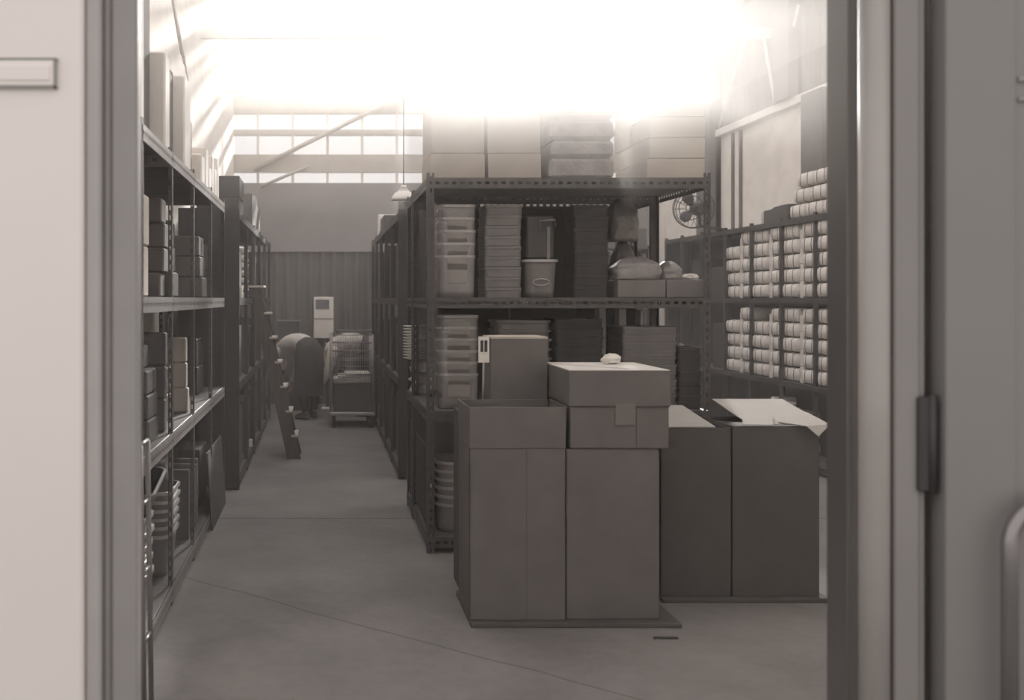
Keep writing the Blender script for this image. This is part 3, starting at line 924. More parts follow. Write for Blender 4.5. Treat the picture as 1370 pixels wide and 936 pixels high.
for shelf_n, zb in (('upper', 1.56), ('lower', 0.78)):
    for bi in range(4):
        y0 = RY[bi] + 0.03; y1 = RY[bi + 1] - 0.0
        strip_w = 0.075
        # columns from near to far: bundle, narrow boxes, bundle
        wn = 0.28 if bi % 2 else 0.25
        cols = [(y0 + wn / 2, wn)]
        ys = y0 + wn + 0.01
        rest = round(y1 - (ys + strip_w + 0.01) - 0.01, 2)
        cols.append((ys + strip_w + 0.01 + rest / 2, rest))
        for ci, (yc, wd) in enumerate(cols):
            nrows = 5
            for r in range(nrows):
                if (shelf_n, bi, r, 1 - ci) in missing: continue
                place_bundle(wd, XR + 0.18 + rnd.uniform(-.012, .012), yc, zb + 0.0005 + r * 0.1385,
                             f'white cloth bundle, {ROWN[r]} layer, {"right" if ci == 0 else "left"} stack, {BAYN[bi]}, {shelf_n} wall-rack shelf', f'cloth bundles on the {shelf_n} shelf of the wall rack')
        for r in range(4):
            o = MB().box(XR + 0.05, XR + 0.27, ys, ys + strip_w - 0.004, zb + .0005 + r * 0.158, zb + r * 0.158 + 0.154, 0.003).build('narrow_box', 'bundle')
            tag(o, f'narrow white box, {ROWN[r]} layer, between bundles, {BAYN[bi]}, {shelf_n} wall-rack shelf', 'box', f'narrow boxes on the {shelf_n} shelf of the wall rack')
# a few on the bottom shelf
for k, (yc, wd, rows) in enumerate(((10.35, 0.28, 3), (9.98, 0.25, 3), (8.9, 0.28, 3))):
    for r in range(rows):
        place_bundle(wd, XR + 0.2, yc, 0.0805 + r * 0.1385 + 0.0, f'white cloth bundle, {ROWN[r]} layer, {["left", "middle", "right"][k]} stack on the bottom wall-rack shelf', 'cloth bundles on the bottom shelf of the wall rack')
o = MB().box(XR + 0.03, XR + 0.25, 10.125, 10.195, 0.081, 0.60, 0.003).build('narrow_box', 'white')
tag(o, 'single tall narrow white box between bundles on bottom wall-rack shelf', 'box')
# on top
tops = [(9.63, 0.3, 0), (9.31, 0.3, 0), (8.98, 0.3, 0), (9.55, 0.3, 1), (9.23, 0.3, 1), (8.9, .3, 1), (9.48, 0.3, 2), (9.16, 0.3, 2)]
cnt = {}
for (yc, wd, r) in tops:
    k = cnt.get(r, 0); cnt[r] = k + 1
    place_bundle(wd, XR + 0.18, yc, 2.2905 + r * 0.1385, f'white cloth bundle on top of wall rack, {["bottom", "second", "top"][r]} layer, {["left", "middle", "right"][k]}', 'cloth bundles on top of the wall rack')
t = empty('storage_box', (XR + 0.17, 10.08, 2.291), 'dark box with sagging lid on top of right wall rack', 'box')
MB().box(-0.15, 0.15, -0.26, 0.26, 0, 0.13, 0.004).build('box_body', 'card2', t)
MB().loft([rr(.27, .4, .02, .13, cy=-.05), rr(.25, .34, .03, .15, cy=-.06), rr(.2, .22, .05, .162, cy=-.07)]).build('box_lid', 'dark2', t)
tag(MB().box(XR + 0.02, XR + 0.3, 10.40, 10.56, 2.291, 2.415, 0.004).build('white_carton', 'white'), 'white carton left of the dark lidded box on wall rack', 'box')
# empty dark far bays: a few dark things
for k, (ya, yb, z, hh) in enumerate(((11.4, 11.85, 0.78, 0.5), (12.1, 12.5, 1.56, 0.45), (11.45, 11.9, 1.56, 0.35), (10.75, 11.2, 0.08, .4))):
    tag(MB().box(XR + 0.08, XR + 0.33, ya, yb, z, z + hh, 0.004).build('storage_box', 'dark'), ['dark box on lower shelf in far bay of the wall rack', 'dark box on upper shelf in farthest bay of the wall rack', 'dark box on upper shelf beyond the last cloth bundles', 'dark box on bottom shelf left of the cloth bundles'][k], 'box')
# bucket behind the cartons, at foot of wall rack
t = empty('waste_bin', (3.55, 8.2, 0), 'tall grey bin standing behind the right-hand cartons', 'bin')
MB().loft([[(r_ * math.cos(2 * PI * j / 24), r_ * math.sin(2 * PI * j / 24), z_) for j in range(24)] for (r_, z_) in ((0.11, 0), (0.15, 0.74), (0.143, .74), (0.105, .02))]).build('bin_body', 'mid', t)
MB().tube([(0.152 * math.cos(2 * PI * j / 24), 0.152 * math.sin(2 * PI * j / 24), .735) for j in range(24)], 0.008, 6, closed=True).build('bin_rim', 'mid', t)

# boxes on the far cross rack
carton('cardboard_carton', 'grey carton on low far rack, left of two seen through centre rack', 3.2, 3.75, 13.35, 13.75, 2.2, 2.62, 'card')
carton('cardboard_carton', 'grey carton on low far rack, right of two seen through centre rack', 3.85, 4.15, 13.35, 13.75, 2.2, 2.45, 'card')
carton('cardboard_carton', 'dark filler box added on a middle shelf of the low far rack', 3.0, 4.12, 13.4, 13.75, 0.871, 1.5, 'dark2')  # this and the next are fillers added to darken the far rack
carton('cardboard_carton', 'dark filler box added on the eye-level shelf of the low far rack', 3.0, 4.12, 13.4, 13.75, 1.561, 2.12, 'dark2')

# wall fan
fan = empty('wall_fan', (4.02, 11.3, 2.53), 'caged fan on a bracket from the right wall column', 'fan', rz=math.radians(-38))
R = 0.215
mb = MB()
for (rad, yy) in ((R, 0.0), (R * 0.98, -0.05), (R * 0.98, 0.05), (R * 0.6, -0.085), (0.05, -0.095)):
    mb.tube([(rad * math.cos(2 * PI * j / 32), yy, rad * math.sin(2 * PI * j / 32)) for j in range(32)], 0.005, 5, closed=True)
for k in range(14):
    a = 2 * PI * k / 14
    mb.tube([(rad * math.cos(a), yy, rad * math.sin(a)) for rad, yy in ((0.05, -.095), (R * .6, -.085), (R * .98, -.05), (R, 0), (R * .98, .05), (R * .5, .085), (0.06, .09))], 0.0025, 4)
mb.build('fan_cage', 'dark', fan)
for k in range(3):
    a = 2 * PI * k / 3 + 0.4
    T = Matrix.Rotation(-a, 4, 'Y') @ Matrix.Rotation(math.radians(25), 4, 'X')
    MB().loft([rr(0.03, 0.006, 0.002, 0.03), rr(0.11, 0.006, 0.002, 0.10), rr(0.12, 0.006, 0.002, 0.15), rr(0.06, 0.006, 0.002, 0.185)], T=T).build('fan_blade', 'dark', fan)
MB().loft([[(r_ * math.cos(2 * PI * j / 20), y_, r_ * math.sin(2 * PI * j / 20)) for j in range(20)] for (r_, y_) in ((0.03, -0.03), (0.045, 0.02), (0.07, 0.06), (0.075, 0.17), (0.05, 0.21))]).build('motor', 'dark', fan)
fm = MB().tube([(0, .18, 0), (0.0, 0.2, -0.18), (0.1, 0.25, -0.2)], 0.016, 8).build('bracket', 'dark', fan)
br = MB().tube([(0.1, 0.25, -0.2), (0.12, 1.2, -0.2), (.2, 1.75, -0.2)], 0.016, 8).build('bracket_arm', 'dark', fan)

# ================================================================= LEFT RACK contents
def pile(n, x0, x1, y0, y1, z, hh, lab, group, m='card', name='cardboard_carton', jit=0.02, tape=False, shift=None, mats=None):
    for i in range(n):
        j = rnd.uniform(-jit, jit) * .5; j2 = shift[i] if shift else 0
        carton(name, f'{lab}, {rown(i, n)}' if n > 1 else lab, x0 + j + j2, x1 + j + j2, y0 + j, y1 + j, z + i * hh + 0.001, z + (i + 1) * hh - 0.001, mats[i] if mats else m, tape=tape, group=group, ch=0.008)
pile(3, -1.18, -0.80, 4.50, 4.83, 1.56, 0.232, 'pale carton in near end pile on left rack upper shelf', 'pale cartons in near end pile', m='card3', jit=.01, shift=[0, .01, -.02])
pile(4, -1.20, -0.835, 5.46, 5.62, 1.56, 0.13, 'narrow pale box stacked behind second post, left rack upper shelf', 'narrow pale boxes behind second post', m='card', jit=.03)
pile(3, -1.18, -0.82, 5.68, 5.92, 1.56, 0.14, 'dark folded box in second bay of left rack upper shelf', 'dark boxes in second bay upper shelf', m='card2', jit=.02)
pile(3, -1.14, -0.80, 6.85, 7.12, 1.56, 0.135, 'rounded carton in third bay of left rack upper shelf', 'rounded cartons in third bay', m='card', jit=.008, shift=[.02, .01, 0])
pile(2, -1.14, -0.86, 7.4, 7.9, 1.56, 0.2, 'dark carton in far bay of left rack upper shelf', 'dark cartons far bay upper shelf', m='dark2', jit=.01)
pile(3, -1.22, -0.85, 4.47, 4.62, 0.87, 0.1, 'small brown box at near end of left rack lower shelf', 'small brown boxes at near end', m='card2', jit=.01)
pile(4, -1.15, -0.83, 4.86, 5.14, 0.87, 0.115, 'grey carton piled in first bay of left rack lower shelf', 'grey cartons piled in first bay', m='card2', jit=.008, shift=[.03, .02, .015, -.02])
pile(3, -1.18, -0.80, 5.34, 5.42, 0.87, 0.17, 'thin upright box in second bay, left rack lower shelf', 'thin upright boxes second bay', m='card', jit=.02)
pile(3, -1.18, -0.86, 5.60, 6.05, 0.87, 0.15, 'dark box in second bay of left rack lower shelf', 'dark boxes second bay lower shelf', m='dark2', jit=.01)
pile(3, -1.16, -0.81, 6.26, 6.34, 0.87, 0.15, 'thin pale box just past third post, left rack lower shelf', 'thin pale boxes past third post', m='card3', jit=.02)
pile(2, -1.16, -0.88, 7.4, 7.8, 0.87, 0.2, 'dark carton in far bay of left rack lower shelf', 'dark cartons far bay lower shelf', m='dark2', jit=.01)
# bottom shelf: nested tubs with shiny rims, tilted bins, upright sheets
tub_stack(5, -0.93, 4.85, 0.10, 0.26, 0.34, 0.19, 0.065, 'rounded tub with shiny rim in first bay of left rack bottom shelf', 'rounded tubs first bay bottom shelf', m='mid', r=0.1)
tub_stack(6, -0.93, 5.62, 0.10, 0.28, 0.38, 0.22, 0.045, 'grey tub in second bay of left rack bottom shelf', 'grey tubs second bay bottom shelf', m='mid', r=0.06)
t = tub((-0.93, 5.72, 0.585), 0.24, 0.32, 0.14, 'tilted grey bin with bright lid on tubs, left rack bottom shelf', m='mid', r=.03, name='tilted_bin', cat='bin')
t.rotation_euler = (math.radians(14), math.radians(-12), 0)
t = tub((-0.90, 4.95, 0.592), 0.24, 0.34, 0.12, 'tilted dark bin on rounded tubs in first bay of left rack', m='dark', rimm='mid', r=.03, name='tilted_bin', cat='bin')
t.rotation_euler = (math.radians(12), math.radians(8), 0)
for k in range(5):
    y = 6.32 + k * 0.11
    tag(MB().box(-1.15, -0.80, y, y + 0.03, 0.101, 0.52 - 0.02 * (k % 2), 0.003).build('upright_sheet', 'card'), f'thin board upright in third bay of left rack bottom shelf, {["nearest", "second", "third", "fourth", "farthest"][k]}', 'board', 'upright boards in third bay bottom shelf')
o = MB().box(-0.012, 0, 0, 0.95, 0, 0.52, 0.003).build('leaning_panel', 'card2', loc=(-0.725, 7.0, 0.001))
o.rotation_euler = (math.radians(0), math.radians(-4), 0)
tag(o, 'large brown board leaning against far end of near left rack', 'board')
carton('cardboard_carton', 'brown carton in far bay of left rack bottom shelf', -1.18, -0.85, 7.3, 7.75, 0.1, 0.5, 'card2')
# hand rail trolley near the jamb
t = empty('hand_trolley', (-0.62, 3.78, 0), 'narrow tubular hand trolley parked just inside left jamb', 'trolley')
for y in (0.0, 0.16):
    MB().tube([(-0.02, y, 0.02), (-0.035, y, 1.02)], 0.010, 8).build('upright_tube', 'mid', t)
for z in (0.3, 0.55, 0.8, 1.02):
    MB().tube([(-0.02 - 0.015 * z, 0, z), (-0.02 - 0.015 * z, 0.16, z)], 0.008, 6).build('cross_bar', 'mid', t)
MB().box(-0.12, -0.01, -0.01, 0.17, 0.0, 0.02, 0.003).build('toe_plate', 'frame', t)

# top of left rack: tall pale cartons, rolls, and a plastic curtain
def up(label, x0, x1, y0, y1, z1, m='card3', name='tall_pale_carton', group='tall pale cartons on top of left rack', z0=2.291):
    return carton(name, label, x0, x1, y0, y1, z0, z1, m, tape=False, group=group, ch=.01)
up('tall pale carton on left rack top, nearest the jamb', -1.18, -0.80, 4.45, 4.72, 2.95, 'white')
up('tall grey carton on left rack top, second from jamb', -1.20, -0.86, 4.85, 5.25, 3.10, 'card')
up('tall narrow pale carton on left rack top beyond first post', -1.16, -0.80, 5.36, 5.52, 2.82, 'white')
up('tall grey carton on left rack top, before the curtain foot', -1.18, -0.85, 5.6, 6.0, 2.85, 'card')
up('tall pale carton on left rack top under the hanging curtain', -1.16, -0.80, 6.12, 6.40, 2.86, 'white')
up('grey carton on left rack top past the pale ones', -1.18, -0.84, 6.5, 6.8, 2.7, 'card3')
k = 0
for (y0, y1, hh) in ((6.9, 7.1, .22), (7.15, 7.32, .30), (7.36, 7.55, .2), (7.58, 7.7, .3), (7.74, 7.9, .24), (7.93, 8.08, .33)):
    up(f'small pale carton in row on far end of left rack top, {["first", "second", "third", "fourth", "fifth", "last"][k]} from doorway', -1.1, -0.79, y0, y1, 2.291 + hh, 'white', 'small_carton', 'small pale cartons on left rack top')
    k += 1
# loose drape of white film hanging beside the cartons
mb = MB(); rings = []
for i in range(41):
    f = i / 40
    z = 4.9 - 2.0 * f + (0.25 * max(0, f - 0.75))
    q = max(0, f - 0.72) / 0.28
    y = 5.62 + 0.55 * q ** 1.5
    wdt = 0.10 + 0.16 * q
    rings.append([(-0.835 + 0.03 * q + 0.012 * math.sin(u * 3 + f * 4), y + wdt * (u / 6 - 0.5), z - 0.10 * q * (u / 6)) for u in range(7)] +
                 [(-0.829 + 0.03 * q + 0.012 * math.sin(u * 3 + f * 4), y + wdt * (u / 6 - 0.5), z - 0.10 * q * (u / 6)) for u in range(6, -1, -1)])
mb.loft(rings)
tag(mb.build('hanging_film', 'white'), 'white plastic film drape hanging from the roof above the left rack', 'sheet')

# ---------------------------------------------------------------- second left rack contents
pile(2, -1.12, -0.74, 9.4, 9.9, 2.261, 0.2, 'dark carton on top of farther left rack, near pile', 'dark cartons near pile far left rack', m='dark2', jit=.01)
for k in range(4):
    y = 10.6 + k * 0.62
    carton('cardboard_carton', f'grey carton on top of farther left rack, {["nearest", "second", "third", "farthest"][k]} of row', -1.1, -0.70 - .02 * k, y, y + 0.5, 2.261, 2.62 + 0.05 * (k % 2), 'card', group='grey cartons on top of farther left rack', tape=False)
i = 0
for r in range(7):
    bag('folded_cloth', f'pale folded cloth piled beside ladder top, {rown(r, 7)}', -1.0, -0.69, 9.62, 10.1, 1.561 + r * 0.07, 0.068, 'bundle', 60 + r, cat='cloth', group='pale folded cloths beside ladder top', amp=.05)
for k, (y, z, hh, nm) in enumerate(((8.7, 1.56, .4, 'near'), (10.7, 1.56, .45, 'middle'), (11.8, 1.56, .4, 'far'), (8.7, .87, .45, 'near'), (9.7, .87, .5, 'second'), (10.7, .87, .4, 'middle'), (11.8, .87, .45, 'far'), (8.8, .1, .5, 'near'), (9.8, .1, .5, 'second'), (10.9, .1, .5, 'middle'), (12.0, .1, .5, 'far'))):
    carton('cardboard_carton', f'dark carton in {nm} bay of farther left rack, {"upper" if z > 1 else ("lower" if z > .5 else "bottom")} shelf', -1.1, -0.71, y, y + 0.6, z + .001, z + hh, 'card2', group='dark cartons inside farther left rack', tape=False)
tag(MB().box(-0.80, -0.69, 9.1, 9.2, 1.561, 1.66, .004).build('white_packet', 'white'), 'small white packet on farther left rack near its dark end', 'packet')
tag(MB().box(-0.80, -0.68, 10.25, 10.35, 0.101, 0.17, .004).build('white_packet', 'white'), 'small white packet low on farther left rack behind ladder foot', 'packet')
# right aisle rack contents
for k, (y, z, hh, nm) in enumerate(((9.15, 1.56, .5, 'near'), (10.1, 1.56, .5, 'second'), (11.0, 1.56, .55, 'middle'), (12.0, 1.56, .5, 'far'), (9.15, .87, .45, 'near'), (10.1, .87, .5, 'second'), (11.0, .87, .45, 'middle'), (12.0, .87, .45, 'far'), (9.15, .1, .6, 'near'), (10.1, .1, .55, 'second'), (11.0, .1, .5, 'middle'), (12.0, .1, .5, 'far'))):
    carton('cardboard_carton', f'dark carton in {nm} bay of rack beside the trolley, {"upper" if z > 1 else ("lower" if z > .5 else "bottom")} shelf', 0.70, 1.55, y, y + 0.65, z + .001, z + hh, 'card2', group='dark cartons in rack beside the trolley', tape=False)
up('white upright carton on top of rack beside trolley, far end', 0.72, 1.3, 13.2, 13.4, 2.62, 'white', 'white_carton', 'cartons on rack beside the trolley', z0=2.291)
up('dark carton on top of rack beside trolley, behind white one', 0.74, 1.4, 12.4, 13.1, 2.55, 'card2', 'cardboard_carton', 'cartons on rack beside the trolley')
up('grey carton on top of rack beside trolley, near end', 0.72, 1.4, 9.2, 9.8, 2.5, 'card2', 'cardboard_carton', 'cartons on rack beside the trolley')
# pendant lamp over the aisle
t = empty('pendant_lamp', (0.70, 9.1, 2.62), 'bell-shaped pendant lamp hanging over the right aisle rack', 'lamp')
t.location = (PX(540, 8.3), 8.3, PZ(268, 8.3))
MB().loft([[(r_ * math.cos(2 * PI * j / 24), r_ * math.sin(2 * PI * j / 24), z_) for j in range(24)] for (r_, z_) in ((0.10, 0), (0.095, 0.02), (0.07, 0.06), (0.025, 0.08), (0.02, 0.12), (0.012, .12), (0.06, .055), (.09, .01))], True, False).build('lamp_shade', 'truss', t)
MB().tube([(0, 0, 0.1), (0, 0, 2.5)], 0.005, 6).build('cord', 'dark', t)

# ================================================================= ladder
lad = empty('wooden_ladder', (-0.30, 10.15, 0), 'dark wooden step ladder leaning on the farther left rack', 'ladder')
top = Vector((-0.40, 0, 1.66)); 
def board(yc):
    # sloping stringer: parallelogram in the x-z plane
    w_ = 0.115; y0, y1 = yc - 0.015, yc + 0.015
    p = [(-0.03, 0.0), (0.10, 0.0), (top.x + 0.11, top.z), (top.x, top.z)]
    vs = [(x, y0, z) for x, z in p] + [(x, y1, z) for x, z in p]
    return MB()._add(vs, [(0, 1, 2, 3), (7, 6, 5, 4), (0, 4, 5, 1), (1, 5, 6, 2), (2, 6, 7, 3), (3, 7, 4, 0)])
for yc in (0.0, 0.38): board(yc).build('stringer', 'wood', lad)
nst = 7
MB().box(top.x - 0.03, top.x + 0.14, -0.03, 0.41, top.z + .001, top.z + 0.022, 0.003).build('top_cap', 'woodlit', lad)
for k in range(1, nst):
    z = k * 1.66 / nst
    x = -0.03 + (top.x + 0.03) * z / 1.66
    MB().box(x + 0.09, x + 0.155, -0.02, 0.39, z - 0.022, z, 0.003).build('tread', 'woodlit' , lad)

# ================================================================= wire cage trolley
cx0, cx1 = PX(443, 12.6), PX(499, 12.6)
t = empty('wire_trolley', ((cx0 + cx1) / 2, 12.6, 0), 'tall wire cage trolley on castors at the end of the aisle', 'trolley')
w = (cx1 - cx0) / 2; dp = 0.75
MB().box(-w - .02, w + .02, -0.02, dp + .02, 0.15, 0.19, 0.008).build('base_frame', 'wire', t)
for sx in (-1, 1):
    for y in (0, dp):
        MB().tube([(sx * w, y, 0.18), (sx * w, y, 1.12)], 0.013, 8).build('corner_tube', 'wire', t)
def grid(axis, pos, a0, a1, z0, z1, na, nz):
    mb = MB()
    for i in range(na + 1):
        a = a0 + (a1 - a0) * i / na
        p = [(a, pos, z0), (a, pos, z1)] if axis == 'x' else [(pos, a, z0), (pos, a, z1)]
        mb.tube(p, 0.0026, 4)
    for i in range(nz + 1):
        z = z0 + (z1 - z0) * i / nz
        p = [(a0, pos, z), (a1, pos, z)] if axis == 'x' else [(pos, a0, z), (pos, a1, z)]
        mb.tube(p, 0.006, 5)
    return mb
grid('x', 0, -w, w, 0.55, 1.12, 20, 6).build('wire_panel', 'wire', t)
grid('x', dp, -w, w, 0.19, 1.12, 16, 8).build('wire_panel', 'wire', t)
for sx in (-1, 1): grid('y', sx * w, 0, dp, 0.19, 1.12, 14, 8).build('wire_panel', 'wire', t)
for sx in (-1, 1):
    for y in (0.03, dp - .03):
        c = MB().box(sx * (w - 0.035) - 0.022, sx * (w - .035) + 0.022, y - .025, y + .025, 0.08, 0.15, 0.006).build('castor_fork', 'dark', t)
        MB().loft([[(sx * (w - 0.035) + dx, y + r_ * math.cos(2 * PI * j / 20), 0.055 + r_ * math.sin(2 * PI * j / 20)) for j in range(20)] for (dx, r_) in ((-0.016, 0.045), (-0.012, 0.055), (0.012, 0.055), (0.016, 0.045))]).build('wheel', 'rubber', c)
TX = (cx0 + cx1) / 2
carton('brown_carton', 'plain carton standing inside the wire cage trolley', TX - w + 0.03, TX + w - .03, 12.64, 13.1, 0.192, 0.53, 'card2', tape=False)
for k in range(4):
    tag(MB().box(TX - w + 0.03 + 0.05 * (k > 1) + .09 * (k > 2), TX + w - 0.03, 12.65, 13.08, 0.533 + k * 0.032, 0.533 + k * 0.032 + 0.028, 0.006).build('paper_stack', 'paper'),
        f'pale stack of paper on carton in the wire trolley, {rown(k, 4)}', 'paper', 'paper stacks inside the wire trolley')

# back wall: notice cabinet, dark bench
t = empty('wall_cabinet', (PX(433, 15.3), 15.36, PZ(452, 15.36)), 'pale narrow wall cabinet with dark window on back wall', 'cabinet')
hh = PZ(397, 15.36) - PZ(452, 15.36)
MB().box(-0.145, 0.145, -0.03, 0.09, 0, hh, 0.006).build('cabinet_body', 'wall', t)
MB().box(-0.115, 0.08, -0.036, -0.029, hh - 0.18, hh - 0.04, 0.002).build('dark_window', 'glassdark', t)
MB().box(-0.15, 0.15, -0.036, 0.0, hh - 0.325, hh - 0.315).build('door_gap', 'column', t)
t = empty('work_bench', (0.55, 14.85, 0), 'dark bench against the back wall behind the trolley', 'bench')
MB().box(-0.5, 0.45, -0.3, 0.3, 0.86, 0.92, 0.006).build('bench_top', 'wood', t)
for sx in (-0.46, 0.41):
    for sy in (-0.27, 0.27): MB().box(sx - .025, sx + .025, sy - .025, sy + .025, 0, 0.86, 0.003).build('leg', 'wood', t)
tag(MB().box(0.2, 0.85, 14.65, 14.95, 0.921, 1.12, 0.02).build('tool_case', 'dark'), 'dark case lying on the bench behind the trolley', 'case')
tag(MB().box(-0.62, -0.30, 14.6, 15.2, 0.0, 1.25, 0.01).build('dark_cupboard', 'dark'), 'dark cupboard against back wall behind the bending person', 'cupboard')


# ================================================================= PEOPLE
def skin_body(name, joints, edges, rad, m, parent, root, sub=2):
    me = bpy.data.meshes.new(name)
    me.from_pydata([joints[k] for k in joints], [], [])
    keys = list(joints)
    me = bpy.data.meshes.new(name)
    me.from_pydata([joints[k] for k in keys], [(keys.index(a), keys.index(b)) for a, b in edges], [])
    o = bpy.data.objects.new(name, me); C.objects.link(o)
    sk = o.modifiers.new('skin', 'SKIN'); sk.use_smooth_shade = True
    sv = me.skin_vertices[0].data if me.skin_vertices else None
    if sv is None:
        bm = bmesh.new(); bm.from_mesh(me); bm.verts.layers.skin.verify(); bm.to_mesh(me); bm.free()
        sv = me.skin_vertices[0].data
    for i, k in enumerate(keys):
        r = rad[k]; sv[i].radius = (r, r) if not isinstance(r, tuple) else r
        sv[i].use_root = (k == root)
    ss = o.modifiers.new('sub', 'SUBSURF'); ss.levels = sub; ss.render_levels = sub
    dg = bpy.context.evaluated_depsgraph_get(); dg.update()
    ev = o.evaluated_get(dg)
    me2 = bpy.data.meshes.new_from_object(ev)
    for p in me2.polygons: p.use_smooth = True
    o.modifiers.clear(); o.data = me2
    me2.materials.clear(); me2.materials.append(MAT[m])
    o.parent = parent
    return o


def arm_hand(J, E, R_, pre, sh, el, wr, palm_dir, side):
    sh, el, wr = Vector(sh), Vector(el), Vector(wr)
    J[pre + 'sh'] = sh; R_[pre + 'sh'] = 0.062
    J[pre + 'ua'] = sh.lerp(el, 0.5); R_[pre + 'ua'] = 0.05
    J[pre + 'el'] = el; R_[pre + 'el'] = 0.042
    J[pre + 'fa'] = el.lerp(wr, 0.45); R_[pre + 'fa'] = 0.038
    J[pre + 'wr'] = wr; R_[pre + 'wr'] = 0.027
    pd = Vector(palm_dir).normalized(); sd = Vector(side).normalized()
    J[pre + 'pa'] = wr + pd * 0.05; R_[pre + 'pa'] = (0.034, 0.018)
    E += [(pre + 'sh', pre + 'ua'), (pre + 'ua', pre + 'el'), (pre + 'el', pre + 'fa'), (pre + 'fa', pre + 'wr'), (pre + 'wr', pre + 'pa')]
    curl = pd.cross(sd)
    for k in range(4):
        off = sd * (0.027 - 0.018 * k); L = (0.07, 0.08, 0.075, 0.058)[k]
        b = wr + pd * 0.09 + off
        J[f'{pre}f{k}a'] = b; J[f'{pre}f{k}b'] = b + pd * L * 0.5 + curl * 0.01; J[f'{pre}f{k}c'] = b + pd * L * 0.9 + curl * 0.035
        for q, r_ in (('a', 0.010), ('b', 0.009), ('c', 0.0075)): R_[f'{pre}f{k}{q}'] = r_
        E += [(pre + 'pa', f'{pre}f{k}a'), (f'{pre}f{k}a', f'{pre}f{k}b'), (f'{pre}f{k}b', f'{pre}f{k}c')]
    b = wr + pd * 0.03 + sd * 0.035
    J[pre + 'ta'] = b; J[pre + 'tb'] = b + pd * 0.035 + sd * 0.025; J[pre + 'tc'] = b + pd * 0.06 + sd * 0.022 + curl * .015
    for q, r_ in (('a', 0.012), ('b', 0.011), ('c', 0.008)): R_[pre + 't' + q] = r_
    E += [(pre + 'wr', pre + 'ta'), (pre + 'ta', pre + 'tb'), (pre + 'tb', pre + 'tc')]


for k, (x0_, x1_, sh_, zt_) in enumerate(((0.90, 1.42, 1.56, 2.21), (1.46, 1.93, 1.56, 2.21), (0.88, 1.38, 0.87, 1.487), (1.42, 1.84, 0.87, 1.487), (1.88, 2.33, 0.87, 1.487))):
    carton('cardboard_carton', f'dark filler box added on {"eye-level" if sh_ > 1 else "lower"} shelf of narrow rack, {["left", "right", "left", "middle", "right"][k]} one', x0_, x1_, 7.70, 7.88, sh_ + .001, zt_, 'dark2', tape=False, group='dark filler boxes added on the narrow rack')  # added to block bright gaps seen through the racks
tag(MB().box(-0.05, 0.06, -0.01, 0.012, 0, 0.006, .002).build('wood_chip', 'dark2', loc=(1.57, 4.78, 0.001)), 'small dark wood chip on floor in front of the tall cartons', 'chip')


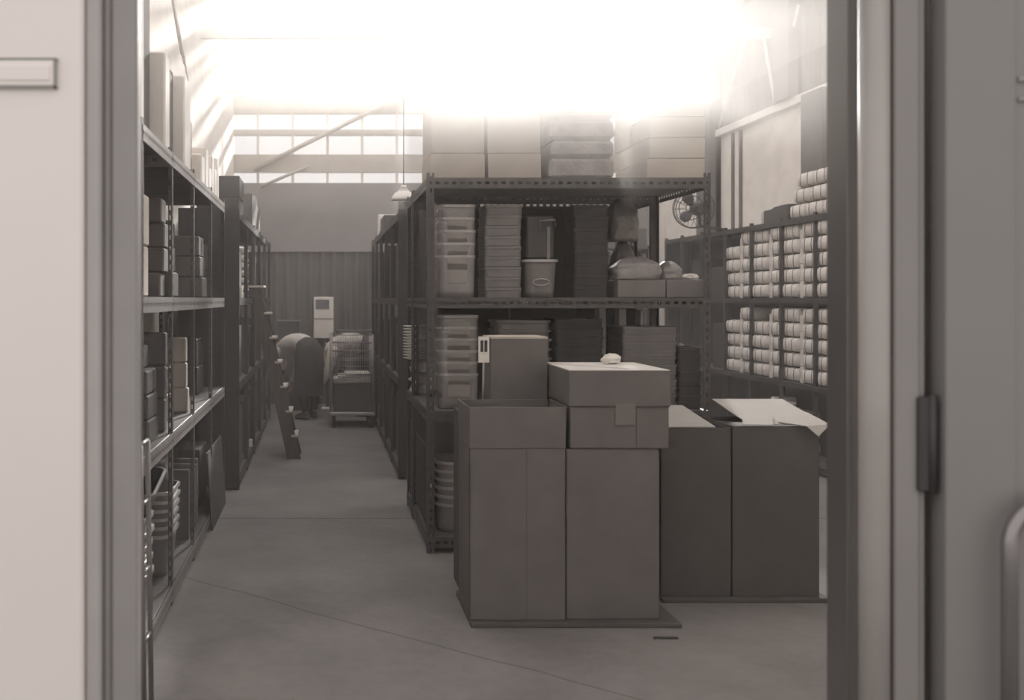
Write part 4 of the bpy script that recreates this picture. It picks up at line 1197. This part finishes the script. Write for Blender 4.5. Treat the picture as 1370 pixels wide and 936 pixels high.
def person(label, loc, rz, mir=1, hair_m='hair', skirt=True, top_m='sweater', low_m='coat'):
    """figure bending forward from the hips; local +Y is where it faces, bending down that way"""
    t = empty('person', loc, label, 'person', rz)
    J = {}; E = []; R_ = {}
    J['pelvis'] = Vector((0, 0, 0.88)); R_['pelvis'] = (0.145, 0.13)
    J['waist'] = Vector((0, 0.17, 0.97)); R_['waist'] = (0.12, 0.10)
    J['chest'] = Vector((0, 0.34, 0.96)); R_['chest'] = (0.145, 0.115)
    J['upper'] = Vector((0, 0.45, 0.88)); R_['upper'] = (0.13, 0.10)
    J['neck'] = Vector((0, 0.52, 0.80)); R_['neck'] = 0.055
    J['head0'] = Vector((0, 0.55, 0.735)); R_['head0'] = 0.08
    J['head1'] = Vector((0, 0.575, 0.65)); R_['head1'] = 0.092
    J['head2'] = Vector((0, 0.58, 0.58)); R_['head2'] = 0.07
    E += [('pelvis', 'waist'), ('waist', 'chest'), ('chest', 'upper'), ('upper', 'neck'), ('neck', 'head0'), ('head0', 'head1'), ('head1', 'head2')]
    for s, nm in ((-1, 'l'), (1, 'r')):
        a = 0.04 * s
        J[nm + 'hip'] = Vector((0.095 * s, -0.01, 0.82)); R_[nm + 'hip'] = 0.095
        J[nm + 'th'] = Vector((0.10 * s, 0.01 + a, 0.66)); R_[nm + 'th'] = 0.08
        J[nm + 'kn'] = Vector((0.10 * s, 0.04 + a, 0.47)); R_[nm + 'kn'] = 0.056
        J[nm + 'ca'] = Vector((0.10 * s, -0.005 + a, 0.33)); R_[nm + 'ca'] = 0.055
        J[nm + 'an'] = Vector((0.10 * s, -0.02 + a, 0.09)); R_[nm + 'an'] = 0.036
        J[nm + 'he'] = Vector((0.10 * s, -0.02 + a, 0.045)); R_[nm + 'he'] = 0.040
        J[nm + 'to'] = Vector((0.11 * s, 0.12 + a, 0.030)); R_[nm + 'to'] = (0.040, 0.028)
        E += [('pelvis', nm + 'hip'), (nm + 'hip', nm + 'th'), (nm + 'th', nm + 'kn'), (nm + 'kn', nm + 'ca'), (nm + 'ca', nm + 'an'), (nm + 'an', nm + 'he'), (nm + 'he', nm + 'to')]
        sh = Vector((0.175 * s, 0.44, 0.89))
        el = Vector((0.235 * s, 0.50, 0.62)); wr = Vector((0.20 * s, 0.60, 0.41))
        arm_hand(J, E, R_, nm + 'a', sh, el, wr, (0, 0.25, -1), (-s, 0.25, 0))
        E.append(('upper', nm + 'ash'))
    skin_body('body', J, E, R_, 'skin', t, 'pelvis')
    # face: nose, mouth, ears and eyes on the head that hangs down facing back to the floor
    hd = Vector((0, 0.575, 0.655))
    MB().loft([rr(.018, .018, .006, 0), rr(.03, .03, .01, .022)], T=Matrix.Translation((0, 0.485, .665)) @ Matrix.Rotation(math.radians(90), 4, 'X') @ Matrix.Translation((0, 0, -.01))).build('nose', 'skin', t)
    # hair cap
    mb = MB(); rings = []
    for i in range(9):
        ph = PI * (0.02 + 0.62 * i / 8)
        rings.append([(0.103 * math.sin(ph) * math.cos(2 * PI * j / 20), 0.585 + 0.03 + 0.105 * math.sin(ph) * math.sin(2 * PI * j / 20) * (1 + .04 * noise.noise(Vector((i, j, 0)))), 0.645 - 0.135 * math.cos(ph)) for j in range(20)])
    mb.loft(rings).build('hair', hair_m, t)
    # sweater: lofted torso tube following the spine + sleeves
    def tube_cloth(path, radii, name, m, amp=0.012, n=22, cap=(True, True)):
        mb = MB(); rings = []
        P = [Vector(p) for p in path]
        for i, p in enumerate(P):
            tt = (P[min(i + 1, len(P) - 1)] - P[max(i - 1, 0)]).normalized()
            u = Vector((1, 0, 0)); u = (u - tt * u.dot(tt)).normalized(); v = tt.cross(u)
            a, b = radii[i]
            rings.append([p + u * a * math.cos(2 * PI * j / n) * (1 + amp / a * noise.noise(Vector((j * .7, i * .9, a * 9)))) + v * b * math.sin(2 * PI * j / n) * (1 + amp / a * noise.noise(Vector((j * .7, i * .9, 4)))) for j in range(n)])
        mb.loft(rings, *cap)
        o = mb.build(name, m, t)
        md = o.modifiers.new('sub', 'SUBSURF'); md.levels = 1; md.render_levels = 1
        return o
    tube_cloth([(0, 0.03, 0.93), (0, 0.12, 0.975), (0, 0.22, 0.985), (0, 0.32, 0.965), (0, 0.42, 0.91), (0, 0.49, 0.83), (0, .515, .80)],
               [(0.16, 0.12), (0.165, 0.125), (0.17, 0.125), (0.19, 0.13), (0.19, 0.125), (0.13, 0.10), (0.07, 0.06)], 'sweater', top_m)
    for s in (-1, 1):
        tube_cloth([(0.13 * s, 0.42, 0.925), (0.185 * s, 0.44, 0.88), (0.215 * s, 0.47, 0.75), (0.238 * s, 0.50, 0.62), (0.225 * s, 0.55, 0.50), (0.205 * s, 0.592, 0.425)],
                   [(0.05, 0.07), (0.075, 0.075), (0.066, 0.066), (0.057, 0.057), (0.052, 0.052), (0.042, 0.042)], 'sleeve', top_m)
    if skirt:
        tube_cloth([(0, 0.10, 0.965), (0, 0.03, 0.955), (0, -0.02, 0.88), (0, -0.02, 0.74), (0, 0.0, 0.55), (0, 0.01, 0.40), (0, 0.01, 0.30)],
                   [(0.15, 0.10), (0.18, 0.14), (0.20, 0.17), (0.205, 0.18), (0.205, 0.185), (0.21, 0.185), (0.21, 0.185)], 'skirt', low_m, amp=.03, cap=(True, False))
    if not skirt:
        tube_cloth([(0, 0.12, 0.97), (0, 0.04, 0.955), (0, -0.02, 0.88), (0, -0.02, 0.78)],
                   [(0.15, 0.11), (0.18, 0.14), (0.20, 0.165), (0.19, 0.15)], 'trousers_seat', 'trouser', amp=.01)
    for s in (-1, 1):
        a = 0.04 * s
        tube_cloth([(0.095 * s, -0.01, 0.86), (0.10 * s, 0.01 + a, 0.66), (0.10 * s, 0.035 + a, 0.47), (0.10 * s, 0.0 + a, 0.3), (0.10 * s, -0.015 + a, 0.06)],
                   [(0.11, 0.12), (0.098, 0.1), (0.08, 0.08), (0.078, 0.078), (0.07, 0.075)], 'trouser_leg', 'trouser')
        MB().loft([rr(.085, .25, .04, 0.0, cx=.1 * s, cy=.05 + a), rr(.09, .26, .042, 0.03, cx=.1 * s, cy=.05 + a), rr(.08, .2, .04, 0.065, cx=.1 * s, cy=.03 + a), rr(.07, .1, .03, .09, cx=.1 * s, cy=-.01 + a)]).build('shoe', 'dark', t)
    return t


person('person in pale sweater and dark skirt bending low by ladder', (PX(413, 13.6), 13.6, 0), math.radians(42), skirt=True)
person('person in light top and dark trousers bending behind the wire trolley', (0.60, 13.98, 0), math.radians(88), skirt=False, top_m='sweater')
tag(MB().box(0.0, 0.26, 14.25, 14.5, 0, 0.06, 0.006).build('flat_parcel', 'paper'), 'flat pale parcel on floor between the two bending people', 'parcel')

# ================================================================= HAZE (added volumes standing in for lens flare and veiling glare)
def haze(name, x0, x1, y0, y1, z0, z1, dens, label, col=(1.0, 0.975, 0.94), aniso=0.7):
    o = MB().box(x0, x1, y0, y1, z0, z1).build(name, M_haze(name + '_air', dens, col, aniso))
    tag(o, label, 'haze', kind='stuff')
    return o
haze('room_veil', WL + .002, WR - .002, 2.91, YB - .03, 0.004, RZ - 0.13, ROOM_VEIL, 'thin added veil of glare filling the whole storeroom', (1, .965, .955), 0.0)
HX0, HX1 = -0.62, 1.95
HT = RZ - 0.14
bands = [(HX0, HX1, 'between doorway and centre rack', ((2.05, HT, 0.015), (2.21, HT - .01, 0.02), (2.37, HT - .02, 0.035), (2.55, HT - .03, 0.04))),
         (0.42, HX1 + .03, 'before the centre rack', ((2.05, HT - .04, 0.04), (2.17, HT - .05, 0.07), (2.31, HT - .06, 0.08), (2.50, HT - .07, 0.07)))]
haze('roof_glare_veil', WL + .01, 3.4, 6.5, YB - .12, 3.95, HT, 0.045, 'added glare veil under the roof before the back windows')
for xa, xb, wh, ls in bands:
    for k, (za, zb, dn) in enumerate(ls):
        haze('flare_veil', xa + .01 * k, xb + .01 * k, 2.95 + .01 * k + .004 * (xa > 0), 6.36 - .01 * k - .004 * (xa > 0), za, zb, dn, f'added lens-flare veil high {wh}, {"lowest" if k == 0 else ("top" if k == len(ls) - 1 else ROWN[k])} layer')
